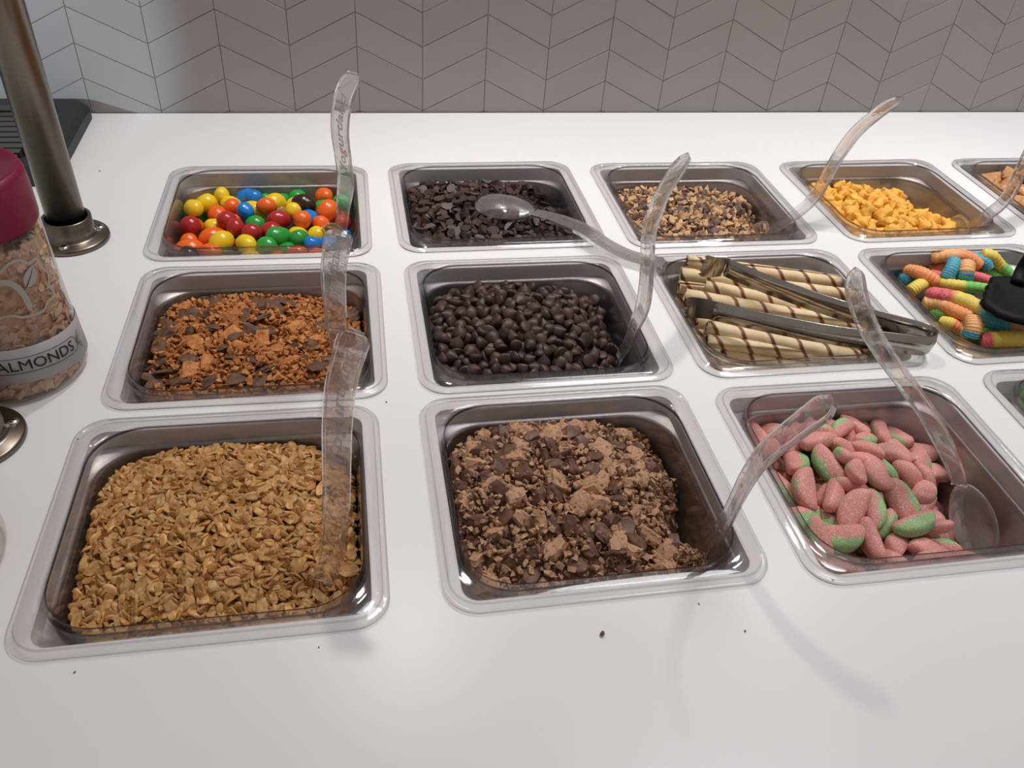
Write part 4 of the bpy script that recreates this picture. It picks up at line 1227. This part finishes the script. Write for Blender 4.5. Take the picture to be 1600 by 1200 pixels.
def strip(C, width, thick, tilt, o0, w_end=None):
    V = []; F = []; n = len(C)
    for i in range(n):
        T = (Vector(C[min(i + 1, n - 1)]) - Vector(C[max(i - 1, 0)])).normalized()
        D = Vector((0, 0, -1)) + Vector(tilt); D = (D - T * D.dot(T)).normalized()
        S_ = T.cross(D).normalized()
        p = Vector(C[i]) - o0
        crease = 0.0012
        for (a, b) in ((0, 0), (width * 0.5, crease), (width, 0), (width, thick), (width * 0.5, crease + thick), (0, thick)):
            V.append(tuple(p + D * a + S_ * b))
    for i in range(n - 1):
        for k in range(6):
            k2 = (k + 1) % 6
            F.append((i * 6 + k, i * 6 + k2, (i + 1) * 6 + k2, (i + 1) * 6 + k))
    F.append((5, 4, 3, 2, 1, 0)); F.append(tuple(range((n - 1) * 6, n * 6)))
    return V, F


V, F = strip(C, 0.0158, 0.0009, (0, 0, 0), o0)
mesh_obj('spring_arms', V, F, M['tongs'], t, smooth=True)
for (base_p, tip_p, zt) in (((0.2846, 0.5193, 0.0240), (0.2676, 0.5217, 0.0260), 1), ((0.2581, 0.4720, 0.0170), (0.2398, 0.4757, 0.0160), -1)):
    b_, e_ = Vector(base_p), Vector(tip_p)
    T = (e_ - b_).normalized(); D = Vector((0, 0, -1)); D = (D - T * D.dot(T)).normalized(); S_ = T.cross(D).normalized()
    V = []; F = []
    m_ = 10; L_ = (e_ - b_).length
    for side in (0, 1):
        for i in range(m_ + 1):
            u = i / m_
            wd = 0.0158 + 0.0030 * u
            off = S_ * (0.0009 * side) + S_ * (0.0030 * math.sin(u * 2.2) * zt)
            for k in range(13):
                v_ = k / 12
                ext = (0.0022 if k % 2 else 0.0) if i == m_ else 0.0
                V.append(tuple(b_ - o0 + T * (L_ * u + ext) + D * (-0.0017 * u + wd * v_) + off))
    q = (m_ + 1) * 13
    for i in range(m_):
        for k in range(12):
            x_ = i * 13 + k
            F.append((x_, x_ + 1, x_ + 14, x_ + 13)); F.append((q + x_, q + x_ + 13, q + x_ + 14, q + x_ + 1))
    for k in range(12):
        x_ = m_ * 13 + k; F.append((x_, x_ + 1, q + x_ + 1, q + x_))
    for i in range(m_):
        for k in (0, 12):
            x_ = i * 13 + k; F.append((x_, x_ + 13, q + x_ + 13, q + x_))
    mesh_obj('toothed_claw', V, F, M['tongs'], t, smooth=False)

# ------------------------------------------------------------------ black tongs on the worms
t = thing('black_tongs', (0.5150, 0.4642, 0.0100), 'black silicone tongs with scalloped head resting on the gummy worms', 'tongs')
o0 = Vector(t.location)
outl = [(0.5084, 0.4985, 0.0100), (0.5142, 0.4990, 0.0100), (0.5250, 0.4983, 0.0100), (0.5372, 0.4945, 0.0100), (0.5532, 0.4838, 0.0100), (0.5590, 0.4683, 0.0100), (0.5432, 0.4496, 0.0100), (0.5180, 0.4377, 0.0100), (0.4966, 0.4352, 0.0100), (0.4869, 0.4410, 0.0100), (0.4804, 0.4475, 0.0100), (0.4792, 0.4545, 0.0100), (0.4767, 0.4599, 0.0100), (0.4781, 0.4670, 0.0100), (0.4855, 0.4718, 0.0100), (0.4874, 0.4772, 0.0100), (0.4948, 0.4813, 0.0100), (0.4963, 0.4868, 0.0100), (0.5045, 0.4910, 0.0100), (0.5059, 0.4957, 0.0100)]
cen = sum((Vector(p) for p in outl), Vector()) / len(outl)
V = []; F = []; n = len(outl)
for (k, dz) in ((0.90, -0.0045), (1.0, -0.0025), (1.0, 0.0005), (0.92, 0.0025), (0.7, 0.0015), (0.35, -0.0005)):
    for p in outl: V.append(tuple(cen + (Vector(p) - cen) * k + Vector((0, 0, dz)) - o0))
for i in range(5):
    for k in range(n): k2 = (k + 1) % n; F.append((i * n + k, i * n + k2, (i + 1) * n + k2, (i + 1) * n + k))
F.append(tuple(range(n))[::-1]); F.append(tuple(range(5 * n, 6 * n)))
mesh_obj('silicone_head', V, F, M['black'], t)
C = spline([(0.5237, 0.4856, 0.0120), (0.5333, 0.4963, 0.0200), (0.5368, 0.4954, 0.0400), (0.5524, 0.4997, 0.0600)], 16)
V, F = tube([Vector(c) - o0 for c in C], 0.0055, 12, True, 0.6)
mesh_obj('arm', V, F, M['black'], t)

# ------------------------------------------------------------------ guard posts
def guard_post(cx_, cy_, label):
    t = thing('guard_post', (cx_, cy_, 0), label, 'post', 'brushed nickel guard posts on the counter')
    V, F = lathe([(0.0001, 0.0003), (0.0272, 0.0003), (0.0276, 0.0012), (0.0272, 0.0034), (0.0262, 0.0042), (0.0200, 0.0046), (0.0185, 0.0056), (0.0178, 0.0080), (0.0176, 0.0195), (0.0170, 0.0202), (0.0152, 0.0202), (0.0148, 0.0190), (0.0142, 0.0100)], 64)
    mesh_obj('base_flange', V, F, M['nickel'], t)
    V, F = lathe([(0.0001, 0.006), (0.0138, 0.006), (0.0138, 0.62), (0.0001, 0.62)], 48)
    mesh_obj('pole', V, F, M['nickel'], t)
    for k in range(3):
        a = math.radians(-92 + 120 * k)
        # pan head with a cross slot
        V, F = lathe([(0.0001, 0.0014), (0.0016, 0.0013), (0.0030, 0.0008), (0.0036, 0.0), (0.0036, -0.0006)], 20)
        s = mesh_obj('screw', V, F, M['screw'], t); s.location = (0.0212 * math.cos(a), 0.0212 * math.sin(a), 0.0048)
        V1, F1 = box_data(-0.0022, 0.0022, -0.0004, 0.0004, 0.0008, 0.00155); V2, F2 = box_data(-0.0004, 0.0004, -0.0022, 0.0022, 0.0008, 0.00156)
        c_ = mesh_obj('cross_slot', V1 + V2, F1 + [tuple(q + 8 for q in f) for f in F2], M['print_black'], s, smooth=False)
        c_.rotation_euler = (0, 0, 0.5 + k)


guard_post(-0.2150, 0.6200, 'brushed nickel post standing on a round screwed flange behind the almond jar')
guard_post(-0.2190, 0.3900, 'brushed nickel post flange with screw at the left edge, nearest the camera')

# ------------------------------------------------------------------ almond jar
JX, JY = -0.211, 0.457


def make_jar(cx_, cy_, label, with_print=True, group=None):
    t = thing('topping_jar', (cx_, cy_, 0), label, 'jar', group)
    V, F = lathe([(0.0001, 0.0012), (0.030, 0.0012), (0.0365, 0.0008), (0.0392, 0.0035), (0.0398, 0.0080), (0.0394, 0.020), (0.0386, 0.035), (0.0381, 0.050), (0.0376, 0.070), (0.0372, 0.092), (0.0368, 0.103), (0.0362, 0.108)], 72)
    mesh_obj('jar_body', V, F, M['jar'], t)
    V, F = lathe([(0.0372, 0.1035), (0.0374, 0.1045), (0.0374, 0.122), (0.0368, 0.1300), (0.0352, 0.1335), (0.0330, 0.1342), (0.0325, 0.1335), (0.0001, 0.1335)], 72)
    mesh_obj('lid', V, F, M['lid'], t)
    return t


def jar_r(z):
    return float(np.interp(z, [0.0, 0.0035, 0.008, 0.020, 0.035, 0.050, 0.070, 0.092, 0.11], [0.0365, 0.0392, 0.0398, 0.0394, 0.0386, 0.0381, 0.0376, 0.0372, 0.0366]))


jar = make_jar(JX, JY, 'clear jar of chopped almonds with a magenta lid and grey label, beside the post')


def on_jar(deg, z, lift=0.0004):
    a = math.radians(deg); r_ = jar_r(z) + lift
    return (r_ * math.cos(a), r_ * math.sin(a), z)


# label band (slightly tilted, as stuck on)
V = []; F = []
n = 90
for i in range(n + 1):
    dg = -200 + 250 * i / n
    slope = 0.0085 * (dg + 66) / 60 * 0.55
    for z in (0.0165 - slope * 1.25, 0.0400 - slope):
        z = max(z, 0.004)
        V.append(on_jar(dg, z, 0.0003)); V.append(on_jar(dg, z, 0.0006))
for i in range(n):
    a = i * 4; b = a + 4
    F += [(a + 1, b + 1, b + 3, a + 3), (a, a + 2, b + 2, b), (a + 2, a + 3, b + 3, b + 2), (a, b, b + 1, a + 1)]
label_o = mesh_obj('label', V, F, M['label'], jar)


def ribbon(points, width, lift, closed=False, steps=10, taper=False):
    """flat printed stroke wrapped round the jar; points are (degrees, z)"""
    pts = list(points) + ([points[0]] if closed else [])
    Q = spline([(math.radians(d) * 0.038, z, 0) for d, z in pts], steps * len(pts))
    V = []; F = []
    for i in range(len(Q)):
        T = Q[min(i + 1, len(Q) - 1)] - Q[max(i - 1, 0)]; T /= max(np.linalg.norm(T), 1e-9)
        s = i / (len(Q) - 1); w_ = width * (1 - 0.7 * s if taper else 1)
        for sg in (-1, 1):
            x = Q[i][0] - T[1] * sg * w_ / 2; z = Q[i][1] + T[0] * sg * w_ / 2
            V.append(on_jar(math.degrees(x / 0.038), z, lift))
    for i in range(len(Q) - 1): F.append((i * 2, i * 2 + 2, i * 2 + 3, i * 2 + 1))
    return V, F


def merge(parts):
    V = []; F = []
    for v, f in parts:
        b = len(V); V += list(v); F += [tuple(b + q for q in g) for g in f]
    return V, F


outline = [(-100, 0.066), (-108, 0.074), (-100, 0.083), (-86, 0.0865), (-72, 0.0850), (-60, 0.0875), (-54, 0.0884), (-45.7, 0.0915), (-36.8, 0.0909), (-29.5, 0.0865), (-20.5, 0.0862), (-18.5, 0.0800), (-12.8, 0.0735), (-16.5, 0.0670), (-14.5, 0.0595), (-24.5, 0.0592), (-31.0, 0.0560), (-41.4, 0.0565), (-50.9, 0.0582), (-56.7, 0.0608), (-66.4, 0.0617), (-80, 0.060), (-92, 0.061)]
leaf = [(-40.0, 0.0735), (-39.0, 0.0800), (-33.0, 0.0832), (-26.5, 0.0840), (-26.0, 0.0775), (-31.9, 0.0739)]
parts = [ribbon(outline, 0.0016, 0.0003, True), ribbon([(-80, 0.078), (-68, 0.0825), (-56.8, 0.0825), (-49.1, 0.0795), (-43.9, 0.0724), (-41.5, 0.0615)], 0.0034, 0.0003), ribbon([(-41.5, 0.0605), (-38.5, 0.0740)], 0.0001, 0.0003)]
# leaf body as a filled fan with a dark vein
cl = (-33.0, 0.0785); LV = [on_jar(cl[0], cl[1], 0.0003)]; LF = []
lp = spline([(math.radians(d) * 0.038, z, 0) for d, z in leaf + [leaf[0]]], 40)
for q in lp: LV.append(on_jar(math.degrees(q[0] / 0.038), q[1], 0.0003))
for i in range(1, len(lp)): LF.append((0, i, i + 1))
parts.append((LV, LF))
V, F = merge(parts); mesh_obj('printed_emblem', V, F, M['print_white'], jar)
V, F = ribbon([(-39.5, 0.0742), (-33.5, 0.0785), (-28.0, 0.0830)], 0.0007, 0.0005, taper=True); mesh_obj('leaf_vein', V, F, M['print_black'], jar)


def lab_z(deg, v):
    """height on the tilted label: v from 0 (bottom) to 1 (top)"""
    slope = 0.0085 * (deg + 66) / 60 * 0.55
    lo = 0.0165 - slope * 1.25; hi = 0.0400 - slope
    return lo + (hi - lo) * v


box_pts = [(-128, .30), (-132, .5), (-128, .74)] + [(d, .74) for d in range(-120, -14, 8)] + [(-12, .68), (-9.5, .5), (-12, .34), (-17, .30)] + [(d, .30) for d in range(-24, -120, -8)]
parts = [ribbon([(d, lab_z(d, v)) for d, v in box_pts], 0.00035, 0.0009, True, 4)]
tw = [(-9.5, .5), (-7.5, .66), (-3.5, .76), (-4.5, .5), (-2.5, .26), (-7.0, .36), (-9.5, .5)]
parts.append(ribbon([(d, lab_z(d, v)) for d, v in tw], 0.00035, 0.0009, False, 6))
parts.append(ribbon([(d, lab_z(d, v)) for d, v in ((-9, .5), (-6, .62), (-6.5, .5), (-5.5, .38), (-9, .5))], 0.0003, 0.0009, False, 5))
V, F = merge(parts); mesh_obj('label_frame', V, F, M['print_black'], jar)
cu = bpy.data.curves.new('label_text', 'FONT'); cu.body = 'ALMONDS'; cu.size = 1.0; cu.resolution_u = 3
ob = bpy.data.objects.new('tmp', cu); COL.objects.link(ob)
me = bpy.data.meshes.new_from_object(ob.evaluated_get(bpy.context.evaluated_depsgraph_get())); bpy.data.objects.remove(ob)
bm = bmesh.new(); bm.from_mesh(me); bmesh.ops.subdivide_edges(bm, edges=[e for e in bm.edges if e.calc_length() > 0.2], cuts=2); bm.to_mesh(me); bm.free()
xs = [v.co.x for v in me.vertices]; x0, x1 = min(xs), max(xs)
for v in me.vertices:
    u = (v.co.x - x0) / (x1 - x0); dg = -84 + 68 * u
    v.co = Vector(on_jar(dg, lab_z(dg, 0.38 + 0.30 * v.co.y / 0.72), 0.0010))
me.materials.clear(); me.materials.append(M['print_black'])
link_mesh('label_text', me, jar)

# chopped almonds filling the jar
def almonds(cx_, cy_, label, top=0.096, seed=3):
    rs = np.random.default_rng(seed)
    shapes = []
    for q in range(6):
        shapes.append(chunk(q + 600, (0.0040, 0.0030, 0.0012), 12, 0.5))
    V = []; F = []; MI = []
    CV, CF = lathe([(0.0001, 0.0020), (0.0335, 0.0020), (0.0345, top - 0.002), (0.0001, top)], 32)
    V += [(x + cx_, y + cy_, z) for x, y, z in CV]; F += list(CF); MI += [0] * len(CF)
    for k in range(1500):
        if k < 1250:
            a = rs.uniform(0, 2 * PI); z = rs.uniform(0.004, top); r_ = min(jar_r(z), 0.0386) - rs.uniform(0.0026, 0.0045)
            x, y = r_ * math.cos(a), r_ * math.sin(a); R_ = Matrix.Rotation(a, 3, 'Z') @ Matrix.Rotation(PI / 2 + rs.normal(0, 0.25), 3, 'Y') @ Matrix.Rotation(rs.uniform(0, 6.28), 3, 'Z')
        else:
            a = rs.uniform(0, 2 * PI); q = 0.033 * math.sqrt(rs.uniform(0, 1)); x, y, z = q * math.cos(a), q * math.sin(a), top + rs.uniform(-0.001, 0.002); R_ = Matrix.Rotation(rs.uniform(0, 6.28), 3, 'Z') @ Matrix.Rotation(rs.normal(0, 0.4), 3, 'X')
        sv, sf = shapes[k % 6]; s = rs.uniform(0.5, 1.15); b = len(V)
        for v in sv: p = R_ @ Vector(v * s); V.append((p.x + x + cx_, p.y + y + cy_, p.z + z))
        for f in sf: F.append([b + i for i in f]); MI.append(k % 2)
    me = bpy.data.meshes.new('chopped_almonds'); me.from_pydata(V, [], F); me.update(); me.materials.append(M['almond']); me.materials.append(M['almond_pale']); me.polygons.foreach_set('material_index', MI)
    o = link_mesh('chopped_almonds', me); tag(o, label, 'nuts', None, 'stuff')


almonds(JX, JY, 'chopped almonds filling the clear jar with the magenta lid')
make_jar(-0.2185, 0.3020, 'clear topping jar of which only the right flank shows at the left edge')
almonds(-0.2185, 0.3020, 'chopped nuts in the jar cut off by the left edge', seed=9)

# ------------------------------------------------------------------ black tray frame at the back left
t = thing('drip_tray', (-0.33, 0.812, 0.0), 'black rubber-rimmed tray with a recessed brown grille in the back left corner', 'tray')
def tray_ring(x0, x1, y0, y1, r, z):
    hx, hy = (x1 - x0) / 2, (y1 - y0) / 2
    return [(x + (x0 + x1) / 2, y + (y0 + y1) / 2, z) for x, y in rrect(hx, hy, r, 6)]
Vr = []; Fr = []
rg = [tray_ring(-0.083, 0.083, -0.100, 0.0605, 0.014, 0.0003), tray_ring(-0.083, 0.083, -0.100, 0.0605, 0.014, 0.010), tray_ring(-0.078, 0.078, -0.095, 0.0575, 0.013, 0.0155),
      tray_ring(-0.058, 0.058, -0.078, 0.042, 0.006, 0.0160), tray_ring(-0.055, 0.055, -0.075, 0.040, 0.006, 0.0120), tray_ring(-0.055, 0.055, -0.075, 0.040, 0.006, 0.0040)]
for q in rg: Vr += q
m_ = len(rg[0])
for i in range(5):
    for k in range(m_): k2 = (k + 1) % m_; Fr.append((i * m_ + k, i * m_ + k2, (i + 1) * m_ + k2, (i + 1) * m_ + k))
Fr.append(tuple(range(5 * m_, 6 * m_)))
mesh_obj('rim', Vr, Fr, M['tray'], t, smooth=False)
for k in range(9):
    V, F = box_data(-0.050, 0.046, -0.070 + k * 0.012, -0.0615 + k * 0.012, 0.0045, 0.0120)
    s = mesh_obj('slat', V, F, M['tray_in'], t, smooth=False)

# ------------------------------------------------------------------ crumbs on the counter
def crumb(name, p, size, mat, label, seed):
    V, F = chunk(seed, size, 12, 0.5)
    o = mesh_obj(name, V, F, mat, smooth=False); o.location = (p[0], p[1], size[2] * 0.9 + 0.0002); o.rotation_euler = (0, 0, seed)
    tag(o, label, 'crumb')


crumb('chocolate_crumb', (0.1070, 0.2192), (0.0016, 0.0013, 0.0010), M['bar_choc'], 'small dark red-brown crumb on the counter in front of the wafer bar pan', 1)
crumb('toffee_crumb', (0.2138, 0.3079), (0.0022, 0.0010, 0.0007), M['crunch'], 'orange-brown flake between the wafer bar pan and the gummy pan', 2)
for i, (x, y, lab_) in enumerate(((-0.2176, 0.7399, 'tiny dark speck on the counter between the post and the candy peanut pan'), (0.1607, 0.2302) + ('tiny dark speck in front of the right corner of the wafer bar pan',),
                                 (0.2373, 0.2354) + ('tiny dark speck at the front rim of the gummy slice pan',), (-0.1329, 0.2311) + ('tiny dark speck below the granola pan corner',), (-0.0271, 0.2295) + ('tiny speck in front of the granola pan',),
                                 (0.0144, 0.4014) + ('tiny speck right of the crunch candy pan',), (-0.1631, 0.3856) + ('dark dot on the rim line left of the granola pan',), (0.1780, 0.2117) + ('pale grey speck in front of the gap between two front pans',))):
    crumb('speck', (x, y), (0.0007, 0.0004, 0.0003), M['bar_choc'], lab_, 10 + i)
